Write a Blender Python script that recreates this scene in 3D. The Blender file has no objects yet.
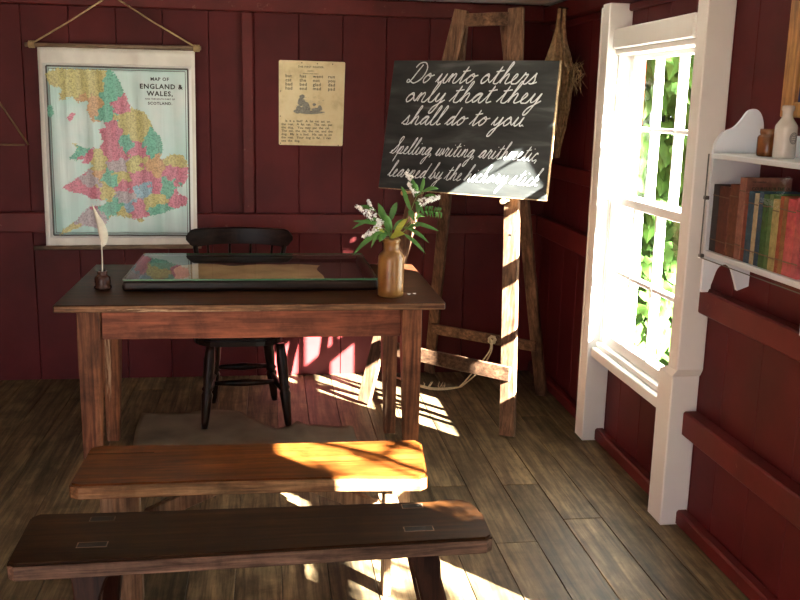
import bpy, bmesh, math, random
from mathutils import Vector, Matrix
random.seed(7)
R = random.Random(11)
scene = bpy.context.scene
COL = scene.collection
PI = math.pi
V = Vector

# ------------------------------------------------------------------ camera
F = 930.0; H = 1.55
yv = V((269.-400, 101.-300, F)).normalized()
zv = yv.cross(V((1, .022, 0))).normalized()
if zv.y > 0: zv = -zv
xv = yv.cross(zv)
if xv.x < 0: xv = -xv
RM = Matrix((xv, yv, zv))            # world = RM @ cam (x right, y down, z forward)
CAM = V((0, 0, H))
def ray(px, py): return RM @ V(((px-400)/F, (py-300)/F, 1.0))
def atY(px, py, y): r = ray(px, py); return CAM + r*(y/r.y)
def atX(px, py, x): r = ray(px, py); return CAM + r*(x/r.x)
def atZ(px, py, z): r = ray(px, py); return CAM + r*((z-H)/r.z)
cd = bpy.data.cameras.new('camera'); cam = bpy.data.objects.new('camera', cd); COL.objects.link(cam)
cd.sensor_width = 36; cd.lens = F/800*36; cd.clip_start = .02
c0, c1, c2 = RM.col[0], RM.col[1], RM.col[2]
m3 = Matrix((c0, -c1, -c2)).transposed()
cam.matrix_world = Matrix.Translation(CAM) @ m3.to_4x4()
scene.camera = cam

# ------------------------------------------------------------------ materials
def nmat(name):
    m = bpy.data.materials.new(name); m.use_nodes = True
    nt = m.node_tree; b = nt.nodes['Principled BSDF']
    return m, nt, b
def N(nt, t, **kw):
    n = nt.nodes.new(t)
    for k, v in kw.items():
        if k in n.inputs: n.inputs[k].default_value = v
        else: setattr(n, k, v)
    return n
def ramp(nt, stops):
    r = nt.nodes.new('ShaderNodeValToRGB')
    el = r.color_ramp.elements
    while len(el) < len(stops): el.new(.5)
    for e, (p, c) in zip(el, stops):
        e.position = p; e.color = (c[0], c[1], c[2], 1)
    return r
def coords(nt, scale=(1,1,1), island=0.0):
    tc = nt.nodes.new('ShaderNodeTexCoord'); mp = nt.nodes.new('ShaderNodeMapping')
    mp.inputs['Scale'].default_value = scale
    L = nt.links
    if island:
        g = nt.nodes.new('ShaderNodeNewGeometry')
        mu = N(nt, 'ShaderNodeMath', operation='MULTIPLY'); mu.inputs[1].default_value = island
        L.new(g.outputs['Random Per Island'], mu.inputs[0])
        ad = N(nt, 'ShaderNodeVectorMath', operation='ADD')
        L.new(tc.outputs['Object'], ad.inputs[0]); L.new(mu.outputs[0], ad.inputs[1])
        L.new(ad.outputs[0], mp.inputs[0])
    else:
        L.new(tc.outputs['Object'], mp.inputs[0])
    return mp
def bump(nt, b, src, strength=.2, dist=.002):
    bp = N(nt, 'ShaderNodeBump'); bp.inputs['Strength'].default_value = strength; bp.inputs['Distance'].default_value = dist
    nt.links.new(src, bp.inputs['Height']); nt.links.new(bp.outputs[0], b.inputs['Normal'])
def wood(name, dark, light, axis='X', scale=1.0, rough=.45, wear=None, wear_amt=.62, island=0, spec=.5, bmp=.25, island_var=0):
    m, nt, b = nmat(name); L = nt.links
    s = {'X': (1.6, 26, 26), 'Y': (26, 1.6, 26), 'Z': (26, 26, 1.6)}[axis]
    mp = coords(nt, tuple(k*scale for k in s), island)
    n1 = N(nt, 'ShaderNodeTexNoise', Scale=1.0, Detail=6.0, Roughness=.6, Distortion=1.2); L.new(mp.outputs[0], n1.inputs['Vector'])
    r = ramp(nt, [(.30, dark), (.72, light)]); L.new(n1.outputs['Fac'], r.inputs[0])
    col = r.outputs[0]
    # broad tone patches
    mp2 = coords(nt, tuple(k*scale*.16 for k in s), island)
    n2 = N(nt, 'ShaderNodeTexNoise', Scale=1.0, Detail=3.0); L.new(mp2.outputs[0], n2.inputs['Vector'])
    r2 = ramp(nt, [(.3, (.62, .62, .62)), (.7, (1.2, 1.2, 1.2))]); L.new(n2.outputs['Fac'], r2.inputs[0])
    mx = N(nt, 'ShaderNodeMix', data_type='RGBA', blend_type='MULTIPLY'); mx.inputs[0].default_value = 1
    L.new(col, mx.inputs[6]); L.new(r2.outputs[0], mx.inputs[7]); col = mx.outputs[2]
    for sc, lo_, hi_, p0, p1 in (((s[0]*2.6*scale, s[1]*2.6*scale, s[2]*2.6*scale), .55, 1.25, .38, .62), ((7, 7, 7), .62, 1.15, .36, .6)):
        mpk = coords(nt, sc, island)
        nk = N(nt, 'ShaderNodeTexNoise', Scale=1.0, Detail=7.0, Roughness=.68, Distortion=.4); L.new(mpk.outputs[0], nk.inputs['Vector'])
        rk = ramp(nt, [(p0, (lo_,)*3), (p1, (hi_,)*3)]); L.new(nk.outputs['Fac'], rk.inputs[0])
        mk = N(nt, 'ShaderNodeMix', data_type='RGBA', blend_type='MULTIPLY'); mk.inputs[0].default_value = 1
        L.new(col, mk.inputs[6]); L.new(rk.outputs[0], mk.inputs[7]); col = mk.outputs[2]
    if island_var:
        g = nt.nodes.new('ShaderNodeNewGeometry')
        r3 = ramp(nt, [(0, (1-island_var,)*3), (1, (1+island_var,)*3)]); L.new(g.outputs['Random Per Island'], r3.inputs[0])
        mx3 = N(nt, 'ShaderNodeMix', data_type='RGBA', blend_type='MULTIPLY'); mx3.inputs[0].default_value = 1
        L.new(col, mx3.inputs[6]); L.new(r3.outputs[0], mx3.inputs[7]); col = mx3.outputs[2]
    if wear:
        mp3 = coords(nt, tuple(k*scale*.55 for k in s))
        n3 = N(nt, 'ShaderNodeTexNoise', Scale=1.3, Detail=8.0, Roughness=.7); L.new(mp3.outputs[0], n3.inputs['Vector'])
        r4 = ramp(nt, [(wear_amt, (0,0,0)), (wear_amt+.06, (1,1,1))]); L.new(n3.outputs['Fac'], r4.inputs[0])
        mx4 = N(nt, 'ShaderNodeMix', data_type='RGBA'); L.new(r4.outputs[0], mx4.inputs[0])
        L.new(col, mx4.inputs[6]); mx4.inputs[7].default_value = (*wear, 1); col = mx4.outputs[2]
    L.new(col, b.inputs['Base Color'])
    b.inputs['Roughness'].default_value = rough; b.inputs['Specular IOR Level'].default_value = spec
    bump(nt, b, n1.outputs['Fac'], bmp, .002)
    return m
def paint(name, c, rough=.5, var=.25, scale=3.0, spec=.4, chips=None, bmp=.12):
    m, nt, b = nmat(name); L = nt.links
    mp = coords(nt)
    n1 = N(nt, 'ShaderNodeTexNoise', Scale=scale, Detail=5.0, Roughness=.6); L.new(mp.outputs[0], n1.inputs['Vector'])
    r = ramp(nt, [(.3, tuple(k*(1-var) for k in c)), (.7, tuple(min(1, k*(1+var)) for k in c))]); L.new(n1.outputs['Fac'], r.inputs[0])
    col = r.outputs[0]
    if chips:
        n3 = N(nt, 'ShaderNodeTexNoise', Scale=chips[1], Detail=8.0, Roughness=.75); L.new(mp.outputs[0], n3.inputs['Vector'])
        r4 = ramp(nt, [(chips[2], (0,0,0)), (chips[2]+.04, (1,1,1))]); L.new(n3.outputs['Fac'], r4.inputs[0])
        mx4 = N(nt, 'ShaderNodeMix', data_type='RGBA'); L.new(r4.outputs[0], mx4.inputs[0])
        L.new(col, mx4.inputs[6]); mx4.inputs[7].default_value = (*chips[0], 1); col = mx4.outputs[2]
    L.new(col, b.inputs['Base Color'])
    b.inputs['Roughness'].default_value = rough; b.inputs['Specular IOR Level'].default_value = spec
    n2 = N(nt, 'ShaderNodeTexNoise', Scale=60.0, Detail=4.0); L.new(mp.outputs[0], n2.inputs['Vector'])
    bump(nt, b, n2.outputs['Fac'], bmp, .001)
    return m
def glassm(name, tint=(1,1,1), refl=1.0):
    m = bpy.data.materials.new(name); m.use_nodes = True; nt = m.node_tree
    nt.nodes.remove(nt.nodes['Principled BSDF'])
    tr = N(nt, 'ShaderNodeBsdfTransparent'); tr.inputs[0].default_value = (*tint, 1)
    gl = N(nt, 'ShaderNodeBsdfGlossy'); gl.inputs['Roughness'].default_value = .02
    lw = N(nt, 'ShaderNodeLayerWeight'); lw.inputs['Blend'].default_value = .5     # facing = 1 - cos, same from both sides
    pw = N(nt, 'ShaderNodeMath', operation='POWER'); pw.inputs[1].default_value = 5
    nt.links.new(lw.outputs['Facing'], pw.inputs[0])
    sl = N(nt, 'ShaderNodeMath', operation='MULTIPLY_ADD'); sl.inputs[1].default_value = .92; sl.inputs[2].default_value = .08
    nt.links.new(pw.outputs[0], sl.inputs[0])
    mu = N(nt, 'ShaderNodeMath', operation='MULTIPLY'); mu.inputs[1].default_value = refl
    nt.links.new(sl.outputs[0], mu.inputs[0])
    mx = N(nt, 'ShaderNodeMixShader')
    nt.links.new(mu.outputs[0], mx.inputs[0]); nt.links.new(tr.outputs[0], mx.inputs[1]); nt.links.new(gl.outputs[0], mx.inputs[2])
    nt.links.new(mx.outputs[0], nt.nodes['Material Output'].inputs[0])
    return m

RED = (.076, .0072, .0078)
M = {}
M['red'] = paint('red_wall_paint', RED, .55, .3, 2.5, .2)
M['redtrim'] = paint('red_trim_paint', (.092, .0098, .0088), .5, .3, 5, .25, ((.17, .075, .055), 12, .635))
M['white'] = paint('white_paint', (.72, .71, .68), .45, .05, 3, .4)
M['ceil'] = paint('ceiling_white', (.82, .81, .78), .6, .06, 2, .3)
M['shelfwhite'] = paint('pale_blue_white_paint', (.68, .74, .80), .45, .06, 4, .4)
M['redext'] = paint('red_exterior_paint', (.50, .03, .025), .5, .15, 4, .3)
M['floor'] = wood('floor_boards', (.044, .029, .015), (.235, .162, .084), 'Y', .8, .55, None, .6, 37.0, .2, .3, .33)
M['under'] = paint('under_floor', (.012, .010, .008), .9, .2)
M['tabletop'] = wood('dark_table_top', (.028, .009, .004), (.075, .024, .010), 'X', 1, .42, (.22, .10, .05), .70, spec=.15)
M['apron'] = wood('red_brown_apron', (.22, .064, .030), (.32, .100, .048), 'X', .6, .5, None, spec=.2)
M['tleg'] = wood('worn_table_leg', (.11, .036, .015), (.29, .115, .050), 'Z', 1, .55, (.42, .27, .16), .60, spec=.2)
M['edge'] = wood('worn_table_edge', (.08, .028, .012), (.36, .19, .09), 'X', 1.6, .5, (.60, .40, .24), .62, spec=.2)
M['bench1'] = wood('orange_varnished_plank', (.065, .017, .0035), (.25, .072, .013), 'X', .8, .32, None, spec=.2)
M['bench1e'] = wood('pale_bench_edge', (.18, .075, .030), (.52, .31, .15), 'X', 1.0, .45, (.10, .04, .015), .60, spec=.25)
M['bleg'] = wood('pale_bench_leg', (.13, .072, .036), (.34, .21, .115), 'Z', 1, .55, spec=.2)
M['bench2'] = wood('dark_bench_plank', (.012, .0040, .0012), (.060, .022, .0060), 'X', .7, .45, None, spec=.1)
M['bench2e'] = wood('worn_bench_edge', (.035, .016, .010), (.26, .155, .10), 'X', 1.3, .5, spec=.2)
M['bleg2'] = wood('dark_bench_leg', (.018, .006, .003), (.06, .022, .011), 'Z', 1, .45, spec=.2)
M['hole'] = paint('dark_mortise', (.010, .006, .004), .7, .2)
M['easel'] = wood('grey_brown_easel', (.065, .031, .017), (.24, .130, .075), 'Z', 1, .6, (.04, .016, .009), .62, spec=.15)
M['easelx'] = wood('grey_brown_easel_bar', (.065, .031, .017), (.24, .130, .075), 'X', 1, .6, (.04, .016, .009), .62, spec=.15)
M['chair'] = wood('dark_chair', (.006, .003, .002), (.026, .011, .006), 'Z', 1, .32, (.13, .06, .03), .70, spec=.15)
M['chairx'] = wood('dark_chair_crest', (.006, .003, .002), (.022, .010, .006), 'X', 1, .32, spec=.15)
M['caseframe'] = wood('dark_case_frame', (.007, .004, .003), (.04, .017, .010), 'X', 1, .3, spec=.3)
M['casein'] = paint('case_lining', (.05, .012, .010), .8, .2)
M['glass'] = glassm('clear_glass')
M['window_glass'] = glassm('window_glass', (.90, .94, .93), .10)
M['greenglass'] = glassm('green_edged_glass', (.93, .97, .94), 1.0)
M['shelfglass'] = glassm('thin_front_glass', (.94, .95, .95), .9)
M['greenedge'] = paint('green_glass_edge', (.05, .16, .08), .2, .2)
M['goldwood'] = wood('honey_frame_wood', (.34, .16, .045), (.56, .30, .10), 'Z', 1, .4)
M['blue'] = paint('blue_picture', (.012, .022, .16), .5, .4, 6)
M['rod'] = wood('pale_rod', (.16, .10, .06), (.32, .22, .14), 'X', 1, .6)
M['cord'] = paint('tan_cord', (.42, .30, .15), .8, .2, 40)
M['rope'] = paint('cream_rope', (.62, .50, .32), .85, .2, 60)
M['brass'] = paint('dull_brass', (.16, .085, .035), .5, .2, 10)
M['brassknob'], _nt, _b = nmat('brass_peg'); _b.inputs['Base Color'].default_value = (.75, .50, .24, 1); _b.inputs['Metallic'].default_value = .6; _b.inputs['Roughness'].default_value = .3
M['cloth'] = paint('white_map_backing', (.74, .71, .64), .6, .12, 5)
M['ink'] = paint('grey_print_ink', (.10, .10, .09), .7, .1)
M['black'] = paint('black_ink', (.02, .02, .018), .7, .1)
M['quill'] = paint('cream_feather', (.72, .68, .55), .6, .12, 30)
M['inkwell'] = paint('brown_inkwell_glaze', (.055, .020, .012), .25, .4, 30)
M['leaf'] = paint('green_leaf', (.055, .16, .025), .45, .45, 18)
M['yleaf'] = paint('yellow_green_leaf', (.30, .33, .03), .5, .3, 18)
M['stem'] = paint('green_stem', (.13, .18, .05), .6, .2, 20)
M['petal'] = paint('white_petal', (.90, .90, .88), .6, .08, 30)
M['paleb'] = paint('cream_stoneware', (.48, .46, .41), .22, .10, 12)
M['brownjar'] = paint('brown_jar_glaze', (.13, .045, .013), .2, .35, 25)
M['stamp'] = paint('grey_stamp', (.12, .12, .12), .5, .1)
M['dry'] = paint('dry_brown_fibre', (.42, .26, .13), .9, .5, 45)
M['ivy'] = paint('ivy_leaf', (.036, .085, .014), .6, .5, 9, .1)
M['ivydark'] = paint('weathered_dark_boards', (.02, .03, .015), .8, .4, 9)
M['grass'] = paint('outdoor_gravel', (.10, .095, .07), .9, .4, 2)
M['pages'] = paint('page_block', (.55, .46, .32), .8, .15, 60)
M['nail'] = paint('dark_nail', (.03, .025, .02), .4, .2)
M['chalk'], _nt, _b = nmat('chalk_line'); _b.inputs['Base Color'].default_value = (.66, .69, .70, 1); _b.inputs['Roughness'].default_value = .95
def mk_vase():
    m, nt, b = nmat('salt_glaze_brown'); L = nt.links
    mp = coords(nt, (1, 1, 1))
    n = N(nt, 'ShaderNodeTexNoise', Scale=14.0, Detail=5.0); L.new(mp.outputs[0], n.inputs['Vector'])
    r = ramp(nt, [(.3, (.16, .066, .016)), (.7, (.34, .17, .045))]); L.new(n.outputs['Fac'], r.inputs[0])
    L.new(r.outputs[0], b.inputs['Base Color']); b.inputs['Roughness'].default_value = .28
    return m
M['vase'] = mk_vase()
def mk_board():
    m, nt, b = nmat('chalky_blackboard'); L = nt.links
    mp = coords(nt, (1.2, 1.2, 7))
    n = N(nt, 'ShaderNodeTexNoise', Scale=2.0, Detail=5.0, Distortion=.6); L.new(mp.outputs[0], n.inputs['Vector'])
    r = ramp(nt, [(.36, (.022, .024, .023)), (.56, (.040, .042, .041)), (.80, (.13, .135, .13))]); L.new(n.outputs['Fac'], r.inputs[0])
    L.new(r.outputs[0], b.inputs['Base Color']); b.inputs['Roughness'].default_value = .5; b.inputs['Specular IOR Level'].default_value = .25
    return m
M['board'] = mk_board()
def mk_sheet(name, ca, cb, cc):
    m, nt, b = nmat(name); L = nt.links
    mp = coords(nt)
    n = N(nt, 'ShaderNodeTexNoise', Scale=3.2, Detail=4.0); L.new(mp.outputs[0], n.inputs['Vector'])
    r = ramp(nt, [(.3, ca), (.52, cb), (.72, cc)]); L.new(n.outputs['Fac'], r.inputs[0])
    L.new(r.outputs[0], b.inputs['Base Color'])
    b.inputs['Roughness'].default_value = .34; b.inputs['Specular IOR Level'].default_value = .5
    mp2 = coords(nt, (30, 30, 2.2))
    n2 = N(nt, 'ShaderNodeTexNoise', Scale=1.0, Detail=2.0, Distortion=.5); L.new(mp2.outputs[0], n2.inputs['Vector'])
    bump(nt, b, n2.outputs['Fac'], .45, .006)
    return m
M['sea'] = mk_sheet('map_sea_print', (.40, .68, .62), (.56, .74, .71), (.72, .79, .76))
M['paper'] = mk_sheet('map_margin_paper', (.74, .75, .72), (.78, .78, .74), (.82, .81, .77))
def county(name, c):
    m, nt, b = nmat('county_'+name); L = nt.links
    mp = coords(nt)
    n = N(nt, 'ShaderNodeTexNoise', Scale=110.0, Detail=3.0, Roughness=.8); L.new(mp.outputs[0], n.inputs['Vector'])
    r = ramp(nt, [(.38, tuple(k*.55 for k in c)), (.56, c)]); L.new(n.outputs['Fac'], r.inputs[0])
    L.new(r.outputs[0], b.inputs['Base Color']); b.inputs['Roughness'].default_value = .36
    mp2 = coords(nt, (30, 30, 2.2))
    n2 = N(nt, 'ShaderNodeTexNoise', Scale=1.0, Detail=2.0, Distortion=.5); L.new(mp2.outputs[0], n2.inputs['Vector'])
    bump(nt, b, n2.outputs['Fac'], .45, .006)
    return m
M['cy'] = county('yellow', (.62, .58, .24)); M['cp'] = county('pink', (.66, .24, .32)); M['cg'] = county('green', (.20, .56, .42))
M['cm'] = county('mauve', (.52, .46, .50)); M['co'] = county('orange', (.66, .42, .22)); M['cb'] = county('blue', (.30, .50, .62))
def mk_card():
    m, nt, b = nmat('aged_card'); L = nt.links
    mp = coords(nt)
    n = N(nt, 'ShaderNodeTexNoise', Scale=7.0, Detail=7.0, Roughness=.65); L.new(mp.outputs[0], n.inputs['Vector'])
    r = ramp(nt, [(.28, (.52, .40, .20)), (.5, (.76, .64, .38)), (.72, (.82, .72, .48))]); L.new(n.outputs['Fac'], r.inputs[0])
    L.new(r.outputs[0], b.inputs['Base Color']); b.inputs['Roughness'].default_value = .75
    return m
M['card'] = mk_card()
def mk_mat(name, c):
    m, nt, b = nmat(name); L = nt.links
    mp = coords(nt)
    w = N(nt, 'ShaderNodeTexNoise', Scale=6.0, Detail=6.0); L.new(mp.outputs[0], w.inputs['Vector'])
    r = ramp(nt, [(.3, tuple(k*.75 for k in c)), (.7, tuple(k*1.2 for k in c))]); L.new(w.outputs['Fac'], r.inputs[0])
    L.new(r.outputs[0], b.inputs['Base Color']); b.inputs['Roughness'].default_value = .95; b.inputs['Specular IOR Level'].default_value = .1
    ck = N(nt, 'ShaderNodeTexNoise', Scale=260.0, Detail=2.0); L.new(mp.outputs[0], ck.inputs['Vector'])
    bump(nt, b, ck.outputs['Fac'], .6, .003)
    return m
M['mat'] = mk_mat('hessian_mat', (.20, .155, .105))
M['tan'] = mk_mat('tan_parchment', (.60, .40, .22))

# ------------------------------------------------------------------ mesh helpers
def B(): return bmesh.new()
def box(bm, lo, hi, bev=0.0, rot=None, seg=1):
    """axis box lo..hi, bevelled, optionally rotated (matrix about its centre)"""
    lo = V(lo); hi = V(hi); c = (lo+hi)/2; s = hi-lo
    r = bmesh.ops.create_cube(bm, size=1.0)
    vs = r['verts']
    for v in vs: v.co = V((v.co.x*s.x, v.co.y*s.y, v.co.z*s.z))
    if bev > 0:
        es = list({e for v in vs for e in v.link_edges})
        out = bmesh.ops.bevel(bm, geom=es, offset=min(bev, min(s)*.45), segments=seg, affect='EDGES', profile=.5)
        vs = list({v for f in out['faces'] for v in f.verts} | {v for v in vs if v.is_valid})
    for v in vs:
        p = v.co.copy()
        if rot is not None: p = rot @ p
        v.co = p + c
    return vs
def bar(bm, a, b, w, d, ref=(0, 0, 1), bev=.003, w2=None, d2=None):
    """square-section bar from a to b; w along side = ref x dir, d along the other; tapers to w2,d2"""
    a = V(a); b = V(b); t = (b-a).normalized(); ref = V(ref)
    s = ref.cross(t)
    if s.length < 1e-4: s = V((1, 0, 0)).cross(t)
    s.normalize(); n = t.cross(s)
    w2 = w if w2 is None else w2; d2 = d if d2 is None else d2
    vv = []
    for p, ww, dd in ((a, w, d), (b, w2, d2)):
        for i, j in ((-1, -1), (1, -1), (1, 1), (-1, 1)):
            vv.append(bm.verts.new(p + s*(i*ww/2) + n*(j*dd/2)))
    fs = [bm.faces.new((vv[3], vv[2], vv[1], vv[0])), bm.faces.new(vv[4:8])]
    for i in range(4):
        j = (i+1) % 4
        fs.append(bm.faces.new((vv[i], vv[j], vv[4+j], vv[4+i])))
    if bev:
        es = list({e for f in fs for e in f.edges})
        bmesh.ops.bevel(bm, geom=es, offset=bev, segments=1, affect='EDGES')
def tube(bm, pts, rad, n=8, cap=True):
    pts = [V(p) for p in pts]
    rads = rad if isinstance(rad, (list, tuple)) else [rad]*len(pts)
    rings = []; prev = None
    for i, p in enumerate(pts):
        a = pts[max(i-1, 0)]; b = pts[min(i+1, len(pts)-1)]
        t = (b-a)
        t = t.normalized() if t.length > 1e-9 else V((0, 0, 1))
        if prev is None:
            s = t.cross(V((0, 0, 1)))
            if s.length < 1e-3: s = t.cross(V((1, 0, 0)))
        else:
            s = prev - t*prev.dot(t)
            if s.length < 1e-6: s = t.cross(V((1, 0, 0)))
        s.normalize(); prev = s; q = t.cross(s)
        rings.append([bm.verts.new(p + (s*math.cos(2*PI*k/n) + q*math.sin(2*PI*k/n))*rads[i]) for k in range(n)])
    for r0, r1 in zip(rings, rings[1:]):
        for k in range(n):
            f = bm.faces.new((r0[k], r0[(k+1) % n], r1[(k+1) % n], r1[k])); f.smooth = True
    if cap:
        bm.faces.new(rings[0][::-1]); bm.faces.new(rings[-1])
def lathe(bm, c, prof, n=28, axis=None):
    """prof: list of (r, z) bottom to top, revolved about z through c"""
    c = V(c); rings = []
    for r, z in prof:
        rings.append([bm.verts.new(c + V((max(r, 1e-4)*math.cos(2*PI*k/n), max(r, 1e-4)*math.sin(2*PI*k/n), z))) for k in range(n)])
    for r0, r1 in zip(rings, rings[1:]):
        for k in range(n):
            f = bm.faces.new((r0[k], r0[(k+1) % n], r1[(k+1) % n], r1[k])); f.smooth = True
    bm.faces.new(rings[0][::-1]); bm.faces.new(rings[-1])
def turned(bm, a, b, prof, n=14):
    """turned leg: prof list (t 0..1, r) from a to b"""
    a = V(a); b = V(b)
    tube(bm, [a.lerp(b, t) for t, r in prof], [r for t, r in prof], n)
def prism(bm, pts, ext):
    """planar outline pts extruded by vector ext"""
    ext = V(ext)
    a = [bm.verts.new(V(p)) for p in pts]; b = [bm.verts.new(V(p)+ext) for p in pts]
    f1 = bm.faces.new(a); f2 = bm.faces.new(b[::-1])
    for i in range(len(a)):
        j = (i+1) % len(a)
        bm.faces.new((a[j], a[i], b[i], b[j]))
    bmesh.ops.recalc_face_normals(bm, faces=bm.faces[:])
def spline(pts, k=5):
    pts = [V(p) for p in pts]
    P = [pts[0]*2-pts[1]] + pts + [pts[-1]*2-pts[-2]]
    out = []
    for i in range(1, len(P)-2):
        p0, p1, p2, p3 = P[i-1:i+3]
        for j in range(k):
            t = j/k
            out.append(.5*((2*p1)+(p2-p0)*t+(2*p0-5*p1+4*p2-p3)*t*t+(3*p1-p0-3*p2+p3)*t**3))
    out.append(pts[-1]); return out

ORG = {}
def root_of(o):
    while o.parent: o = o.parent
    return o
def setp(o, label, cat, group=None, kind=None):
    if label: o['label'] = label
    if cat: o['category'] = cat
    if group: o['group'] = group
    if kind: o['kind'] = kind
    return o
def thing(name, label, cat, loc=(0, 0, 0), group=None):
    o = bpy.data.objects.new(name, None); COL.objects.link(o); o.location = loc
    o.empty_display_size = .05
    ORG[o.name] = V(loc)
    return setp(o, label, cat, group)
def part(name, bm, mats, parent=None, loc=None, smooth=False, label=None):
    """bm in world coordinates -> one mesh object; parent: a thing or one of its parts"""
    if parent is not None: off = ORG[root_of(parent).name]
    else: off = V(loc) if loc is not None else V((0, 0, 0))
    for v in bm.verts: v.co -= off
    bmesh.ops.recalc_face_normals(bm, faces=bm.faces[:]) if not bm.faces or True else None
    me = bpy.data.meshes.new(name); bm.to_mesh(me); bm.free()
    for m in (mats if isinstance(mats, (list, tuple)) else [mats]): me.materials.append(m)
    if smooth:
        for p in me.polygons: p.use_smooth = True
    o = bpy.data.objects.new(name, me); COL.objects.link(o)
    if parent is not None: o.parent = parent
    else: o.location = off; ORG[o.name] = off
    if label: o['label'] = label
    return o
def struct(name, bm, mats, parent=None, label=None):
    o = part(name, bm, mats, parent)
    if parent is None: o['kind'] = 'structure'
    if label: o['label'] = label
    return o
def text_into(bm, s, size, xform, depth=.0004, align='LEFT', spacing=1.0, bold=.012):
    """flat lettering (built-in typeface) placed through xform (local x right, y up)"""
    cu = bpy.data.curves.new('txt', 'FONT'); cu.body = s; cu.size = size; cu.align_x = align; cu.extrude = depth
    cu.space_character = spacing; cu.offset = bold*size; cu.resolution_u = 2
    ob = bpy.data.objects.new('txt', cu); COL.objects.link(ob)
    bpy.context.view_layer.update()
    me = bpy.data.meshes.new_from_object(ob.evaluated_get(bpy.context.evaluated_depsgraph_get()))
    bpy.data.objects.remove(ob); bpy.data.curves.remove(cu)
    for v in me.vertices: v.co = xform(v.co)
    bm.from_mesh(me); bpy.data.meshes.remove(me)

# ------------------------------------------------------------------ room shell
WX = 1.57; WB = 5.22; WL = -2.7; WF = -1.7; CZ = 2.10; WT = .055
bm = B()
x = WL - .04
i = 0
while x < WX + .06:
    w = .154
    y = WF - .3*R.random(); 
    joint_list = []
    while y < WB:
        ln = R.uniform(1.6, 3.2); y2 = min(y+ln, WB+.02)
        box(bm, (x+.0012, max(y, WF-.02)+.001, -.022), (x+w-.0012, y2-.001, R.uniform(-.0012, 0)), .0015)
        y = y2
        if y >= WB: break
    x += w; i += 1
struct('floor', bm, M['floor'])
bm = B(); box(bm, (WL-.1, WF-.1, -.06), (WX+.08, WB+.1, -.0225)); struct('trim_1', bm, M['under'])
# ceiling boards (run along Y)
bm = B(); x = WL
while x < WX + .04:
    box(bm, (x+.002, WF, CZ), (min(x+.20, WX+.05)-.002, WB+.05, CZ+.02), .003); x += .20
box(bm, (WL-.05, WF-.05, CZ+.021), (WX+.06, WB+.06, CZ+.05))
struct('ceiling', bm, M['ceil'])
# back wall of vertical boards
bm = B(); x = WL
edges = []
xx = WL
while xx < WX:
    edges.append(xx); xx += .2385
off = .162 - min(edges, key=lambda e: abs(e-.162))
x = WL - .24 + off
while x < WX:
    box(bm, (max(x, WL-.02)+.0012, WB, -.02), (min(x+.2385, WX+.05)-.0012, WB+.025, CZ+.01), .003) if x+.2385 > WL else None
    x += .2385
box(bm, (WL-.05, WB+.026, -.05), (WX+.06, WB+.06, CZ+.04))
struct('wall_back', bm, M['red'])
# rails, beam, batten on the back wall
bm = B(); box(bm, (WL, WB-.045, .832), (WX-.045, WB-.0005, .94), .006); struct('trim_2', bm, M['redtrim'])
bm = B(); box(bm, (WL, WB-.07, 2.008), (WX-.075, WB-.0005, 2.088), .005); struct('trim_3', bm, M['redtrim'])
bm = B(); box(bm, (-.142, WB-.035, .941), (-.084, WB-.0005, 2.007), .004); struct('trim_4', bm, M['redtrim'])
# right wall with two window openings
WINS = [(3.24, 4.03), (.95, 1.86)]
ZS, ZH = .49, 1.80
bm = B()
y = WB + .02; 
ycuts = []
def wall_board(y0, y1):
    # split one board span by openings
    segs = [(y0, y1)]
    for a, b in WINS:
        new = []
        for s0, s1 in segs:
            if s1 <= a or s0 >= b: new.append((s0, s1)); continue
            if s0 < a: new.append((s0, a))
            if s1 > b: new.append((b, s1))
            m0, m1 = max(s0, a), min(s1, b)
            box(bm, (WX, m0+.001, -.02), (WX+WT, m1-.001, ZS), .002)
            box(bm, (WX, m0+.001, ZH), (WX+WT, m1-.001, CZ+.01), .002)
        segs = new
    for s0, s1 in segs:
        if s1-s0 > .004: box(bm, (WX, s0+.001, -.02), (WX+WT, s1-.001, CZ+.01), .002)
y = WF
while y < WB+.02:
    wall_board(y, min(y+.232, WB+.03)); y += .232
struct('wall_right', bm, M['red'])
# left + front walls (out of frame)
LY0, LY1 = 99, 100
bm = B(); y = WF
while y < WB:
    if y+.24 <= LY0 or y >= LY1: box(bm, (WL-.05, y+.001, -.02), (WL, min(y+.24, WB)-.001, CZ+.01), .002)
    else: box(bm, (WL-.05, y+.001, 2.0), (WL, y+.239, CZ+.01), .002)
    y += .24
struct('wall_left', bm, M['red'])
DX0, DX1 = WL+.24, WL+.24*9
bm = B(); x = WL
while x < WX:
    box(bm, (x+.001, WF-.05, (2.03 if DX0 < x+.12 < DX1 else -.02)), (min(x+.24, WX)-.001, WF, CZ+.01), .002); x += .24
struct('wall_front', bm, M['red'])
# right wall rails
def rail(name, y0, y1, z0, z1, d, mat=M['redtrim'], bev=.006):
    bm = B(); box(bm, (WX-d, y0, z0), (WX-.0005, y1, z1), bev); struct(name, bm, mat)
PN = 3.088; PF0 = 4.14
rail('trim_5', PF0+.002, WB-.001, .832, .94, .045)
rail('trim_6', PF0+.002, WB-.001, 1.17, 1.25, .03)
rail('trim_7', 1.985, PN-.002, .838, .926, .05)
rail('trim_8', 1.985, 3.108, .366, .460, .06)
rail('trim_9', WF, WB-.001, 2.0, 2.083, .075)
rail('trim_10', 1.985, WB-.001, 1.965, 1.999, .02)
rail('baseboard_right', 1.985, WB-.001, .0005, .062, .046, bev=.008)

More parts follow.
